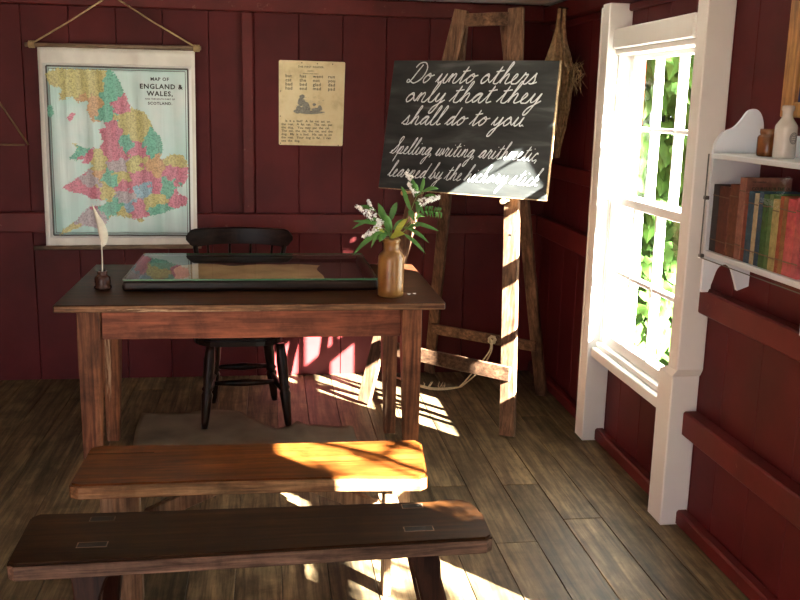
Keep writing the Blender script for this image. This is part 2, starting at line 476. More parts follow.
# ------------------------------------------------------------------ windows
def window(name, y0, y1, bars=True):
    w = bpy.data.objects.new(name, None); COL.objects.link(w); w.location = (WX, (y0+y1)/2, 0); w['kind'] = 'structure'
    ORG[w.name] = V((WX, (y0+y1)/2, 0))
    mw = M['white']
    # far post with a small moulding, near post with a heavier foot
    bm = B(); box(bm, (1.462, y1, .0008), (WX-.001, y1+.085, 1.998), .004)
    box(bm, (1.462, y1+.086, .0008), (WX-.001, y1+.108, 1.985), .004); part('post', bm, mw, w)
    bm = B(); box(bm, (1.466, y0-.145, .6175), (WX-.001, y0-.066, 1.998), .004)
    box(bm, (1.500, y0-.0655, .590), (WX-.001, y0, 1.998), .003)
    box(bm, (1.462, y0-.122, .0008), (WX-.001, y0, .592), .004)
    lo = [bm.verts.new(V(p)) for p in ((1.462, y0-.122, .591), (WX-.001, y0-.122, .591), (WX-.001, y0, .591), (1.462, y0, .591))]
    hi = [bm.verts.new(V(p)) for p in ((1.468, y0-.140, .618), (WX-.001, y0-.140, .618), (WX-.001, y0-.066, .618), (1.468, y0-.066, .618))]
    bm.faces.new(lo[::-1]); bm.faces.new(hi)
    for k in range(4): bm.faces.new((lo[k], lo[(k+1) % 4], hi[(k+1) % 4], hi[k]))
    part('post', bm, mw, w)
    bm = B(); box(bm, (1.485, y0+.001, 1.803), (WX-.001, y1-.001, 1.888), .005); part('head_board', bm, mw, w)
    bm = B(); box(bm, (1.500, y0+.001, 1.779), (WX+.045, y1-.001, 1.802), .004); part('head_stop', bm, mw, w)
    bm = B(); box(bm, (1.478, y0+.001, .415), (WX-.001, y1-.001, .462), .005)
    box(bm, (1.500, y0+.001, .463), (WX+WT+.03, y1-.001, .4885), .004); part('sill', bm, mw, w)
    # jamb linings through the wall
    for ya, yb in ((y0, y0+.012), (y1-.012, y1)):
        bm = B(); box(bm, (1.515, ya+.0005, .49), (WX+WT+.002, yb-.0005, 1.7785), .002); part('jamb', bm, mw, w)
    # red outside casing
    for ya, yb in ((y0-.11, y0-.04), (y1, y1+.09)):
        bm = B(); box(bm, (WX+WT+.003, ya, .45), (WX+WT+.020, yb, 1.85), .004); part('outside_casing', bm, M['redext'], w)
    def sash(x0, x1, z0, z1, rb, rt):
        bm = B(); a, b = y0+.013, y1-.013
        box(bm, (x0, a, z0), (x1, a+.034, z1), .003); box(bm, (x0, b-.034, z0), (x1, b, z1), .003)
        box(bm, (x0, a+.034, z0), (x1, b-.034, z0+rb), .003); box(bm, (x0, a+.034, z1-rt), (x1, b-.034, z1), .003)
        s = part('sash', bm, mw, w)
        W_ = (b-a-.068); xm = (x0+x1)/2
        for k in ((1, 2) if bars else ()):
            ym = a+.034+W_*k/3
            bm = B(); box(bm, (x0+.001, ym-.007, z0+rb), (x1-.001, ym+.007, z1-rt), .003); part('glazing_bar', bm, mw, s)
        zm = (z0+rb+z1-rt)/2
        bm = B()
        for k in range(3 if bars else 0):
            box(bm, (x0+.003, a+.034+W_*k/3+.009, zm-.009), (x1-.003, a+.034+W_*(k+1)/3-.009, zm+.009), .003)
        if bars: part('glazing_bar', bm, mw, s)
        bm = B()
        bmesh.ops.create_grid(bm, x_segments=1, y_segments=1, size=.5)
        for v in bm.verts: v.co = V((xm, (a+b)/2 + v.co.x*W_, (z0+rb+z1-rt)/2 + v.co.y*(z1-z0-rb-rt)))
        part('pane', bm, M['window_glass'], s)
    sash(1.523, 1.566, .490, 1.172, .048, .038)
    sash(1.569, 1.611, 1.135, 1.778, .038, .020)
    return w
window('window_1', *WINS[0]); window('window_2', *WINS[1], bars=False)

# ------------------------------------------------------------------ outside
bm = B(); bmesh.ops.create_grid(bm, x_segments=1, y_segments=1, size=40); 
for v in bm.verts: v.co.z = -.35
g = part('outdoor_ground', bm, M['grass']); g['kind'] = 'structure'
def leaf_shape(bm, c, n, up, s, kind='ivy'):
    """a heart-ish ivy leaf at c facing n"""
    n = V(n).normalized(); u = V(up); u = (u - n*u.dot(n)).normalized(); r = u.cross(n)
    if kind == 'ivy': pts = [(0, .15), (.32, .42), (.55, .1), (.42, -.25), (.12, -.75), (0, -1), (-.12, -.75), (-.42, -.25), (-.55, .1), (-.32, .42)]
    else: pts = [(0, .5), (.25, .2), (.3, -.1), (.15, -.5), (0, -.8), (-.15, -.5), (-.3, -.1), (-.25, .2)]
    mid = bm.verts.new(c + n*s*.08)
    vs = [bm.verts.new(c + r*(a*s) + u*(b*s) - n*(abs(a)*s*.12)) for a, b in pts]
    for i in range(len(vs)): bm.faces.new((mid, vs[i], vs[(i+1) % len(vs)]))
# ivy covered fence beyond the window
RI = random.Random(3)
bm = B()
for k in range(3600):
    x = RI.uniform(1.72, 3.7); z = RI.uniform(-.3, 2.7)
    y = 5.15 + .12*math.sin(x*5+z*3) - RI.random()**2*.28 + .05*math.cos(z*7)
    n = V((RI.uniform(-.7, .5), -1, RI.uniform(-.3, .9)))
    leaf_shape(bm, V((x, y, z)), n, V((RI.uniform(-.5, .5), 0, 1)), RI.uniform(.07, .125))
o = part('ivy', bm, M['ivy']); setp(o, 'green ivy leaves climbing the fence outside the white window', 'ivy', kind='stuff')
bm = B()
x = 1.75
while x < 4.3:
    box(bm, (x, 5.36, -.34), (x+.115, 5.385, 2.5), .003); x += .125
box(bm, (1.75, 5.387, .3), (4.3, 5.43, .38)); box(bm, (1.75, 5.387, 1.9), (4.3, 5.43, 1.98))
o = part('garden_fence', bm, M['ivydark'], loc=(3, 5.4, -.35)); setp(o, 'dark board fence hidden under the ivy outside the window', 'fence')

# foliage out of view that breaks up the sunlight; tree and vine are added
SUN = V((-.64, .77, -.54)).normalized()

RS = random.Random(14)
def clump(bm, c, rx, ry, rz, n, smin, smax):
    for k in range(n):
        p = V((RS.gauss(0, .5)*rx, RS.gauss(0, .5)*ry, RS.gauss(0, .5)*rz)) + V(c)
        leaf_shape(bm, p, V((RS.uniform(-1, 1), RS.uniform(-1, 1), RS.uniform(-.2, 1))), V((RS.uniform(-1, 1), RS.uniform(-1, 1), RS.uniform(-.5, 1))), RS.uniform(smin, smax), 'round')
def on_sun(p, t): return V(p) - V((-.64, .77, -.54))*t
bm = B()
for tgt, t, r_, n_ in (((.56, 2.33, .44), 2.6, .16, 90), ((.30, 2.30, .44), 2.9, .15, 80), ((.30, 2.85, .42), 3.1, .05, 16), ((.12, 2.80, 0.42), 3.3, .06, 22), ((.45, 2.95, .42), 2.9, .05, 14), ((.40, 2.75, .0), 3.4, .10, 40), ((.15, 2.75, .0), 3.6, .12, 50), ((.55, 2.72, 0), 3.3, .05, 14)):
    clump(bm, on_sun(tgt, t), r_, r_, r_, n_, .03, .06)
clump(bm, on_sun((.3, 2.4, .2), 3.3), .5, .5, .25, 40, .03, .06)
clump(bm, on_sun((-.50, 4.17, 0), 4.6), .30, .30, .20, 620, .045, .08)  # extra leaves added to block sun from the mat under the table
tr = thing('added_shade_tree', 'leafy tree added out of view to shade the ivy beyond the window', 'tree', tuple(on_sun((2.55, 5.1, 1.5), 4.5)*1.0 - V((0, 0, on_sun((2.55, 5.1, 1.5), 4.5).z+.35))))  # unseen tree, added to keep direct sun off the ivy
bt = B(); cc = on_sun((2.55, 5.1, 1.55), 4.5)
for k in range(1900):
    a = RS.uniform(0, 2*PI); rr = math.sqrt(RS.random())*.80; 
    p = cc + V((rr*math.cos(a), rr*math.sin(a), RS.uniform(-.85, 1.1)))
    leaf_shape(bt, p, V((RS.uniform(-1, 1), RS.uniform(-1, 1), RS.uniform(-.2, 1))), V((RS.uniform(-1, 1), RS.uniform(-1, 1), RS.uniform(-.5, 1))), RS.uniform(.06, .11), 'round')
part('foliage', bt, M['ivy'], tr)['kind'] = 'stuff'
bt = B(); tube(bt, spline([V((cc.x, cc.y, -.35)), V((cc.x+.05, cc.y, 1.0)), V((cc.x-.03, cc.y+.04, 2.2)), cc], 5), [.09-.004*k for k in range(16)], 9)
for k in range(6):
    e = cc + V((.6*math.cos(k*1.05), .6*math.sin(k*1.05), .2+.1*k)); tube(bt, spline([V((cc.x, cc.y, 2.2)), V((cc.x, cc.y, 2.6)).lerp(e, .5), e], 5), [.03-.0025*j for j in range(11)], 7)
part('trunk', bt, M['bleg'], tr)
hv = thing('added_sun_block_vine', 'vine sprig added outside above the white window to block stray sun', 'vine', tuple(on_sun((.455, 5.2, .765), 2.3)))  # leaf clump added on a sun ray to stop a patch on the back wall
bt = B(); clump(bt, on_sun((.455, 5.2, .765), 2.3), .11, .11, .09, 90, .03, .05); part('foliage', bt, M['ivy'], hv)
bt = B(); e = on_sun((.455, 5.2, .765), 2.3); tube(bt, spline([V((1.63, e.y-.1, 2.06)), V((1.75, e.y-.05, 2.12)), e], 5), .006, 6); part('stem', bt, M['stem'], hv)
sh = thing('shrub', 'leafy shrub outside the near window, its leaves dappling the sun on the benches', 'shrub', (2.9, -.4, -.35))
part('foliage', bm, M['ivy'], sh)['kind'] = 'stuff'
bm = B()
for tgt in ((.56, 2.33, .44), (.30, 2.85, .42), (.15, 2.75, 0), (.4, 2.75, 0)):
    e = on_sun(tgt, 3.2); tube(bm, spline([V((2.9, -.4, -.35)), V((2.85, -.45, .6)), V((2.9, -.4, -.35)).lerp(e, .7)+V((0, 0, .2)), e], 5), [.03-.0014*i for i in range(16)], 7)
tube(bm, spline([on_sun((.12, 3.02, .42), 2.6), on_sun((.27, 2.92, .42), 2.6), on_sun((.36, 2.85, .42), 2.6), on_sun((.47, 2.72, .42), 2.6), on_sun((.62, 2.70, .1), 2.6)], 5), .016, 7)
tube(bm, spline([on_sun((.36, 2.85, .42), 2.6), on_sun((.41, 2.95, .42), 2.62), on_sun((.44, 3.04, .42), 2.6)], 5), .012, 7)
part('branches', bm, M['bleg'], sh)

# ------------------------------------------------------------------ writing table
T = thing('writing_table', 'long red-brown wooden table with dark worn top in front of the chair', 'table', (-.06, 4.1, 0))
TZ = .76
bm = B(); box(bm, (-.833, 3.652, TZ-.030), (.709, 4.585, TZ), .004, seg=2); top = part('tabletop', bm, M['tabletop'], T)
bm = B(); box(bm, (-.829, 3.6485, TZ-.028), (.705, 3.655, TZ-.003), .003); part('front_edge', bm, M['edge'], top)
bm = B(); box(bm, (-.665, 3.715, .606), (.535, 3.74, TZ-.031), .003); part('apron', bm, M['apron'], T)
bm = B(); box(bm, (-.66, 4.25, .606), (.50, 4.275, TZ-.031), .003); part('apron', bm, M['apron'], T)
for xa in (-.738, .575):
    bm = B(); box(bm, (xa-.012, 3.79, .606), (xa+.012, 4.20, TZ-.031), .003); part('apron', bm, M['apron'], T)
def tleg(x0, x1, y0, y1, out):
    bm = B()
    vs = []
    for z, sh in ((.0008, .028), (.60, .004), (TZ-.031, 0)):
        ax, bx = (x0, x1-sh) if out < 0 else (x0+sh, x1)
        ring = [bm.verts.new((ax, y0, z)), bm.verts.new((bx, y0, z)), bm.verts.new((bx, y1-sh, z)), bm.verts.new((ax, y1-sh, z))]
        vs.append(ring)
    bm.faces.new(vs[0][::-1]); bm.faces.new(vs[-1])
    for r0, r1 in zip(vs, vs[1:]):
        for k in range(4): bm.faces.new((r0[k], r0[(k+1) % 4], r1[(k+1) % 4], r1[k]))
    bmesh.ops.bevel(bm, geom=[e for e in bm.edges if abs(e.verts[0].co.z-e.verts[1].co.z) > .05], offset=.004, segments=1, affect='EDGES')
    part('leg', bm, M['tleg'], T)
tleg(-.757, -.666, 3.70, 3.79, -1); tleg(.536, .62, 3.70, 3.79, 1)
tleg(-.752, -.668, 4.20, 4.285, -1); tleg(.510, .590, 4.20, 4.285, 1)

# ------------------------------------------------------------------ benches
def plank(bm, outline, z0, z1, bev=.006):
    a = [bm.verts.new((x, y, z0)) for x, y in outline]; b = [bm.verts.new((x, y, z1)) for x, y in outline]
    bm.faces.new(a[::-1]); bm.faces.new(b)
    for i in range(len(a)):
        j = (i+1) % len(a); bm.faces.new((a[i], a[j], b[j], b[i]))
    bmesh.ops.recalc_face_normals(bm, faces=bm.faces[:])
    bmesh.ops.bevel(bm, geom=[e for e in bm.edges if abs(e.verts[0].co.z-e.verts[1].co.z) < .01 and e.verts[0].co.z > (z0+z1)/2], offset=bev, segments=2, affect='EDGES')
b1 = thing('long_bench', 'orange varnished plank bench nearest the table, sun on its right end', 'bench', (-.05, 2.85, 0), 'school benches in front of the table')
bm = B()
plank(bm, [(-.600, 2.712), (-.57, 2.694), (-.2, 2.697), (.2, 2.688), (.455, 2.668), (.482, 2.69), (.508, 2.965), (.49, 2.998), (.2, 2.999), (-.2, 3.008), (-.555, 3.028), (-.592, 3.012)], .374, .42, .007)
seat1 = part('seat', bm, M['bench1'], b1)
bm = B(); plank(bm, [(-.596, 2.707), (-.57, 2.690), (-.2, 2.693), (.2, 2.684), (.455, 2.664), (.478, 2.684), (.455, 2.676), (.2, 2.696), (-.2, 2.705), (-.57, 2.702)], .377, .413, .002)
part('worn_front_edge', bm, M['bench1e'], seat1)
bm = B(); box(bm, (-.60+.012, 2.945, .4199), (-.38, 2.949, .4206)); part('split', bm, M['hole'], seat1)
for (xa, xb, ya, yb) in ((-.482, -.402, 2.735, 2.775), (-.560, -.487, 2.95, 2.985), (.350, .376, 2.705, 2.775), (.395, .47, 2.945, 2.985)):
    bm = B(); box(bm, (xa, ya, .0008), (xb, yb, .373), .003); part('leg', bm, M['bleg'], b1)
bm = B(); bar(bm, (-.398, 2.86, .235), (-.10, 2.86, .366), .05, .03, (0, 1, 0)); part('brace', bm, M['bleg'], b1)
bm = B(); bar(bm, (.345, 2.86, .235), (.05, 2.86, .366), .05, .03, (0, 1, 0)); part('brace', bm, M['bleg'], b1)
for xa in (-.45, .40):
    bm = B(); box(bm, (xa-.045, 2.776, .20), (xa+.02, 2.944, .25), .003); part('stretcher', bm, M['bleg'], b1)

b2 = thing('long_bench', 'dark brown plank bench in the foreground with mortise holes showing on top', 'bench', (-.03, 2.33, 0), 'school benches in front of the table')
bm = B()
plank(bm, [(-.640, 2.188), (-.62, 2.172), (-.2, 2.182), (.2, 2.196), (.558, 2.206), (.577, 2.222), (.582, 2.36), (.565, 2.43), (.545, 2.452), (.50, 2.462), (.455, 2.447), (.40, 2.449), (.0, 2.452), (-.4, 2.455), (-.625, 2.462), (-.645, 2.44)], .396, .44, .006)
seat2 = part('seat', bm, M['bench2'], b2)
bm = B(); plank(bm, [(-.638, 2.183), (-.62, 2.168), (-.2, 2.178), (.2, 2.192), (.558, 2.202), (.576, 2.217), (.556, 2.212), (.2, 2.204), (-.2, 2.190), (-.62, 2.182)], .399, .433, .002)
part('worn_front_edge', bm, M['bench2e'], seat2)
for cx, cy, l in ((.392, 2.418, .055), (.388, 2.275, .075), (-.452, 2.412, .06), (-.452, 2.262, .07)):
    bm = B(); box(bm, (cx-l/2, cy-.012, .4385), (cx+l/2, cy+.012, .4408)); part('mortise', bm, M['hole'], seat2)
    bm = B()
    for ax, ay, bx, by in ((-l/2-.003, -.015, l/2+.003, -.0122), (-l/2-.003, .0122, l/2+.003, .015), (-l/2-.003, -.0121, -l/2-.0002, .0121), (l/2+.0002, -.0121, l/2+.003, .0121)):
        box(bm, (cx+ax, cy+ay, .4385), (cx+bx, cy+by, .4405))
    part('mortise_rim', bm, M['bench2e'], seat2)
def bleg2(xt, yt, xb, yb, flare):
    bm = B()
    prof = [(.3955, .5*flare), (.375, .47*flare), (.35, .043), (.31, .034), (.25, .035), (.0008, .033)]
    L_ = []; Rr = []
    for z, hw in prof:
        t = (.3955-z)/.395
        c = V((xt+(xb-xt)*t, yt+(yb-yt)*t, z))
        L_.append((c, hw))
    rings = []
    for c, hw in L_:
        rings.append([bm.verts.new(c+V((a*hw, b*.022, 0))) for a, b in ((-1, -1), (1, -1), (1, 1), (-1, 1))])
    bm.faces.new(rings[0]); bm.faces.new(rings[-1][::-1])
    for r0, r1 in zip(rings, rings[1:]):
        for k in range(4): bm.faces.new((r0[k], r0[(k+1) % 4], r1[(k+1) % 4], r1[k]))
    bmesh.ops.recalc_face_normals(bm, faces=bm.faces[:])
    bmesh.ops.bevel(bm, geom=[e for e in bm.edges if abs(e.verts[0].co.z-e.verts[1].co.z) > .015], offset=.006, segments=1, affect='EDGES')
    part('leg', bm, M['bleg2'], b2)
bleg2(.392, 2.272, .492, 2.235, .088); bleg2(.392, 2.415, .48, 2.44, .088)
bleg2(-.455, 2.262, -.505, 2.225, .115); bleg2(-.43, 2.412, -.475, 2.44, .10)

# ------------------------------------------------------------------ chair
CH = thing('wooden_chair', 'dark wooden chair with curved top rail tucked behind the table', 'chair', (-.15, 4.55, 0))
SZ = .44
bm = B()
out = []
for k in range(28):
    a = 2*PI*k/28; ca, sa = math.cos(a), math.sin(a)
    rx = .215; ry = .205
    sx = math.copysign(abs(ca)**.62, ca)*rx; sy = math.copysign(abs(sa)**.62, sa)*ry
    out.append((-.155+sx*(1.0 if sa < 0 else .9), 4.535+sy))
plank(bm, out, SZ-.034, SZ, .010); part('seat', bm, M['chairx'], CH)
LP = [(0, .015), (.08, .0185), (.30, .024), (.40, .028), (.44, .021), (.47, .029), (.50, .021), (.62, .026), (.80, .027), (.92, .023), (1, .020)]
lt = [(-.285, 4.385), (.0, 4.385), (-.272, 4.665), (-.02, 4.665)]
lb = [(-.317, 4.315), (.082, 4.328), (-.298, 4.715), (.018, 4.74)]
lt[1] = (.045, 4.385)
for (a, b) in zip(lb, lt):
    bm = B(); turned(bm, (*a, .0085), (*b, SZ-.033), LP); part('leg', bm, M['chair'], CH)
def onleg(i, z): 
    t = z/(SZ-.033); return V((lb[i][0]+(lt[i][0]-lb[i][0])*t, lb[i][1]+(lt[i][1]-lb[i][1])*t, z))
SP = [(0, .010), (.25, .014), (.5, .019), (.75, .014), (1, .010)]
for i, j, z in ((0, 2, .165), (1, 3, .165)):
    bm = B(); turned(bm, onleg(i, z), onleg(j, z), SP); part('stretcher', bm, M['chair'], CH)
bm = B(); turned(bm, onleg(0, .165).lerp(onleg(2, .165), .55), onleg(1, .165).lerp(onleg(3, .165), .55), SP); part('stretcher', bm, M['chair'], CH)
bm = B(); turned(bm, onleg(2, .205), onleg(3, .205), SP); part('stretcher', bm, M['chair'], CH)
# crest rail
bm = B(); n = 24; rings = []
for k in range(n+1):
    t = k/n*2-1
    x = -.154 + .270*t; y = 4.865 - .055*t*t
    ztop = .907 - .006*t*t - (.03*max(0, abs(t)-.9)/.1 if abs(t) > .9 else 0); zbot = .812 + (.012*(1-abs(t)) if True else 0)
    zbot = .822 - .022*abs(t)**3 + (.05*max(0, abs(t)-.88)/.12)
    th = .014
    rings.append([bm.verts.new((x, y-th, zbot)), bm.verts.new((x, y+th, zbot)), bm.verts.new((x, y+th, ztop-.005)), bm.verts.new((x, y+th*.4, ztop)), bm.verts.new((x, y-th*.4, ztop)), bm.verts.new((x, y-th, ztop-.005))])
bm.faces.new(rings[0]); bm.faces.new(rings[-1][::-1])
for r0, r1 in zip(rings, rings[1:]):
    for k in range(6): bm.faces.new((r0[k], r1[k], r1[(k+1) % 6], r0[(k+1) % 6]))
part('top_rail', bm, M['chairx'], CH)
PP = [(0, .014), (.2, .017), (.35, .012), (.5, .015), (.75, .018), (.9, .012), (1, .014)]
for s in (-1, 1):
    bm = B(); turned(bm, (-.155+s*.165, 4.70, SZ), (-.154+s*.228, 4.828, .825), PP); part('back_post', bm, M['chair'], CH)
for t in (-.55, -.18, .18, .55):
    bm = B(); turned(bm, (-.155+t*.24, 4.712, SZ), (-.154+t*.30, 4.862-.055*(t*1.1)**2, .826), [(0, .007), (.5, .009), (1, .006)], 8); part('spindle', bm, M['chair'], CH)

# ------------------------------------------------------------------ floor cloth
bm = B(); nx, ny = 46, 26; grid = []
for j in range(ny+1):
    row = []
    for i in range(nx+1):
        u = i/nx; v = j/ny
        x = -.62 + u*1.03
        yb = 4.555 - (.26*max(0, min(1, (u-.47)/.16))) - .02*math.sin(u*14)
        x += .02*math.sin(v*5) - .03*(1-v)*(1-u)
        y = 3.62 + v*(yb-3.62)
        z = .004 + .0015*(1+math.sin(x*23+y*17))
        d = (x - (.13 - (y-4.3)*.35))
        z += .024*math.exp(-(d/.022)**2)*max(0, min(1, (y-3.95)/.3))
        z += .020*math.exp(-((x-.37)**2+(y-4.22)**2)/.0022)
        z += .009*math.exp(-((v-1)/.04)**2)
        row.append(bm.verts.new((x, y, z)))
    grid.append(row)
for j in range(ny):
    for i in range(nx): f = bm.faces.new((grid[j][i], grid[j][i+1], grid[j+1][i+1], grid[j+1][i])); f.smooth = True
r = bmesh.ops.extrude_face_region(bm, geom=bm.faces[:])
for v in r['geom']:
    if isinstance(v, bmesh.types.BMVert): v.co.z -= .0035
o = part('floor_cloth', bm, M['mat'], loc=(-.1, 4.1, 0)); setp(o, 'rumpled grey-brown sacking mat on the floor under the table', 'mat')

# ------------------------------------------------------------------ display case on the table
DC = thing('display_case', 'low dark framed case with a glass top lying on the table', 'display case', (-.08, 4.24, TZ))
cx0, cx1, cy0, cy1 = -.612, .462, 3.905, 4.60
bm = B()
for a, b, in (((cx0, cy0), (cx1, cy0)), ((cx0, cy1), (cx1, cy1))):
    pass
def framebar(lo, hi): 
    bm = B(); box(bm, lo, hi, .016, seg=3); part('frame_rail', bm, M['caseframe'], DC)
framebar((cx0, cy0, TZ+.0005), (cx1, cy0+.04, TZ+.046)); framebar((cx0, cy1-.04, TZ+.0005), (cx1, cy1, TZ+.046))
framebar((cx0, cy0+.04, TZ+.0005), (cx0+.04, cy1-.04, TZ+.046)); framebar((cx1-.04, cy0+.04, TZ+.0005), (cx1, cy1-.04, TZ+.046))
bm = B(); box(bm, (cx0+.04, cy0+.04, TZ+.0005), (cx1-.04, cy1-.04, TZ+.012)); part('lining', bm, M['casein'], DC)
bm = B(); bmesh.ops.create_grid(bm, x_segments=1, y_segments=1, size=.5)
for v in bm.verts: v.co = V(((cx0+cx1)/2+v.co.x*(cx1-cx0-.016), (cy0+cy1)/2+v.co.y*(cy1-cy0-.016), TZ+.0535))
gl = part('glass_top', bm, M['greenglass'], DC)
bm = B()
box(bm, (cx0+.008, cy0+.005, TZ+.0465), (cx1-.008, cy0+.0078, TZ+.0535)); box(bm, (cx0+.008, cy1-.0078, TZ+.0465), (cx1-.008, cy1-.005, TZ+.0535))
box(bm, (cx0+.005, cy0+.008, TZ+.0465), (cx0+.0078, cy1-.008, TZ+.0535)); box(bm, (cx1-.0078, cy0+.008, TZ+.0465), (cx1-.005, cy1-.008, TZ+.0535))
part('glass_edge', bm, M['greenedge'], gl)
bm = B(); grid = []
for j in range(13):
    row = []
    for i in range(31):
        u = i/30; v = j/12
        x = -.43+u*.66+.012*math.sin(v*7); y = 4.07+v*.40+.02*math.sin(u*11)
        row.append(bm.verts.new((x, y, TZ+.0135+.006*abs(math.sin(u*9+v*3)))))
    grid.append(row)
for j in range(12):
    for i in range(30): bm.faces.new((grid[j][i], grid[j][i+1], grid[j+1][i+1], grid[j+1][i])).smooth = True
o = part('old_cloth', bm, M['tan'], loc=(-.1, 4.25, TZ+.013)); setp(o, 'tan creased cloth displayed under the glass of the case', 'cloth')

# ------------------------------------------------------------------ inkwell + quill
IW = V((-.700, 3.985, TZ+.0006))
bm = B(); lathe(bm, IW, [(.030, 0), (.036, .003), (.036, .010), (.031, .014), (.033, .030), (.032, .048), (.026, .055), (.019, .060), (.0205, .066), (.0215, .075), (.015, .0755), (.013, .070), (.011, .055), (.006, .053)], 28)
o = part('inkwell', bm, M['inkwell'], loc=IW); setp(o, 'small round brown inkwell on the left of the table', 'inkwell')
QY = 3.985
q0 = IW + V((.0, 0, .056)); q1 = atY(101, 240, QY); q2 = atY(92, 204, QY-.01)
Q = thing('feather_quill', 'cream feather quill standing in the brown inkwell', 'quill', q0)
sp = spline([q0, q0.lerp(q1, .5)+V((.002, 0, 0)), q1, q1.lerp(q2, .5)+V((.005, 0, 0)), q2], 6)
bm = B(); tube(bm, sp, [.0033-.0026*i/(len(sp)-1) for i in range(len(sp))], 8); part('shaft', bm, M['quill'], Q)
bm = B(); Lr = []; 
s0 = int(len(sp)*.42)
for i in range(s0, len(sp)):
    t = (i-s0)/(len(sp)-1-s0)
    wr = .040*math.sin(PI*min(1, t*1.02+.0))**.6*(1-.55*t) + .001; wl = .008*math.sin(PI*t)**.7*(1-.2*t) + .001
    c = sp[i]
    Lr.append([bm.verts.new(c+V((-wl, .004*t, .006))), bm.verts.new(c+V((0, -.002, 0))), bm.verts.new(c+V((wr*.6, .003, -.002))), bm.verts.new(c+V((wr, .010, -.008-.01*t)))])
for a, b in zip(Lr, Lr[1:]):
    for k in range(3): bm.faces.new((a[k], a[k+1], b[k+1], b[k])).smooth = True
r = bmesh.ops.extrude_face_region(bm, geom=bm.faces[:])
for v in r['geom']:
    if isinstance(v, bmesh.types.BMVert): v.co.y += .0012
part('vane', bm, M['quill'], Q)

# ------------------------------------------------------------------ vase with flowers
VP_ = V((.500, 3.80, TZ+.0006))
bm = B(); lathe(bm, VP_, [(.050, 0), (.054, .004), (.0545, .03), (.0545, .150), (.053, .168), (.046, .180), (.037, .188), (.033, .196), (.033, .222), (.036, .228), (.037, .238), (.034, .242), (.029, .241), (.028, .20), (.02, .17), (.01, .165)], 40)
o = part('stoneware_vase', bm, M['vase'], loc=VP_); setp(o, 'brown salt-glazed stoneware bottle used as a flower vase on the table', 'vase')
mouth = VP_ + V((0, 0, .238))
def lance(bm, base, tip, w, bend=V((0, 0, .01)), n=6):
    base = V(base); tip = V(tip); t = (tip-base).normalized()
    s = t.cross(V((0, -1, .35)));  s = s.normalized() if s.length > 1e-3 else V((1, 0, 0))
    nn = s.cross(t)
    rows = []
    for i in range(n+1):
        k = i/n; c = base.lerp(tip, k) + bend*math.sin(PI*k)
        ww = 1.25*w*(math.sin(PI*(k**.8))**.8)*.5 + .0004
        rows.append([bm.verts.new(c - s*ww - nn*ww*.3), bm.verts.new(c), bm.verts.new(c + s*ww - nn*ww*.3)])
    for a, b in zip(rows, rows[1:]):
        for k in range(2): bm.faces.new((a[k], a[k+1], b[k+1], b[k])).smooth = True
RF = random.Random(5)
def spike(bm, a, b, rad, cnt):
    """a hebe flower spike: many small four-petalled florets round an axis"""
    a = V(a); b = V(b); t = (b-a).normalized()
    for i in range(cnt):
        k = RF.random(); d = V((RF.gauss(0, 1), RF.gauss(0, 1), RF.gauss(0, 1))); d = (d - t*d.dot(t)).normalized()
        rr = rad*(1-.6*k)*RF.uniform(.55, 1.1)
        c = a.lerp(b, k) + d*rr
        nrm = (d + t*.5).normalized(); e1 = nrm.cross(V((RF.random(), RF.random(), .3))).normalized(); e2 = nrm.cross(e1)
        s = RF.uniform(.0052, .0085)
        m = bm.verts.new(c + nrm*.001)
        vs = [bm.verts.new(c + (e1*math.cos(q*PI/4)+e2*math.sin(q*PI/4))*(s if q % 2 == 0 else s*.45)) for q in range(8)]
        for q in range(8): bm.faces.new((m, vs[q], vs[(q+1) % 8]))
FY = 3.79
def P(px, py, dy=0): return atY(px, py, FY+dy)
def sprig(label, stempts, leaves, spikes, yellow=()):
    S = thing('flower_sprig', label, 'flower', mouth - V((0, 0, .12)), 'flower sprigs in the stoneware vase')
    pts = [mouth - V((0, 0, .12)) + V((RF.uniform(-.008, .008), RF.uniform(-.008, .008), 0)), mouth + V((RF.uniform(-.012, .012), RF.uniform(-.01, .01), 0))] + stempts
    sp = spline(pts, 5)
    bm = B(); tube(bm, sp, [.0026-.0014*i/(len(sp)-1) for i in range(len(sp))], 6); st = part('stem', bm, M['stem'], S)
    for b, tp, w in leaves:
        bm = B(); lance(bm, b, tp, w, V((RF.uniform(-.004, .004), RF.uniform(-.012, 0), RF.uniform(.004, .014)))); part('leaf', bm, M['leaf'], S)
    for b, tp, w in yellow:
        bm = B(); lance(bm, b, tp, w); part('leaf', bm, M['yleaf'], S, label='yellowing leaf')
    for a, b, rad, cnt in spikes:
        bm = B(); spike(bm, a, b, rad, cnt); part('blossom', bm, M['petal'], S)
sprig('sprig with a white blossom spike arching left over the case', [P(386, 228), P(376, 212, -.02), P(361, 208, -.03)],
      [(P(384, 225), P(353, 221, -.05), .013), (P(380, 218), P(352, 229, -.02), .012), (P(376, 211), P(357, 206, .02), .012), (P(388, 236), P(372, 233, -.04), .016), (P(383, 222, .01), P(379, 205, .03), .014)],
      [(P(375, 218, -.02), P(356, 206, -.03), .019, 75), (P(372, 211, 0), P(368, 200, 0), .013, 36)])
sprig('sprig with a drooping white blossom spike lowest on the left', [P(388, 232, -.03), P(380, 228, -.05), P(366, 237, -.06)],
      [(P(384, 230, -.04), P(352, 256, -.07), .016), (P(378, 228, -.05), P(371, 248, -.06), .012), (P(386, 232, -.03), P(379, 242, -.08), .020), (P(390, 238, -.02), P(384, 222, -.05), .014)],
      [(P(381, 225, -.05), P(362, 238, -.06), .019, 85), (P(382, 224, -.04), P(377, 219, -.03), .015, 35)])
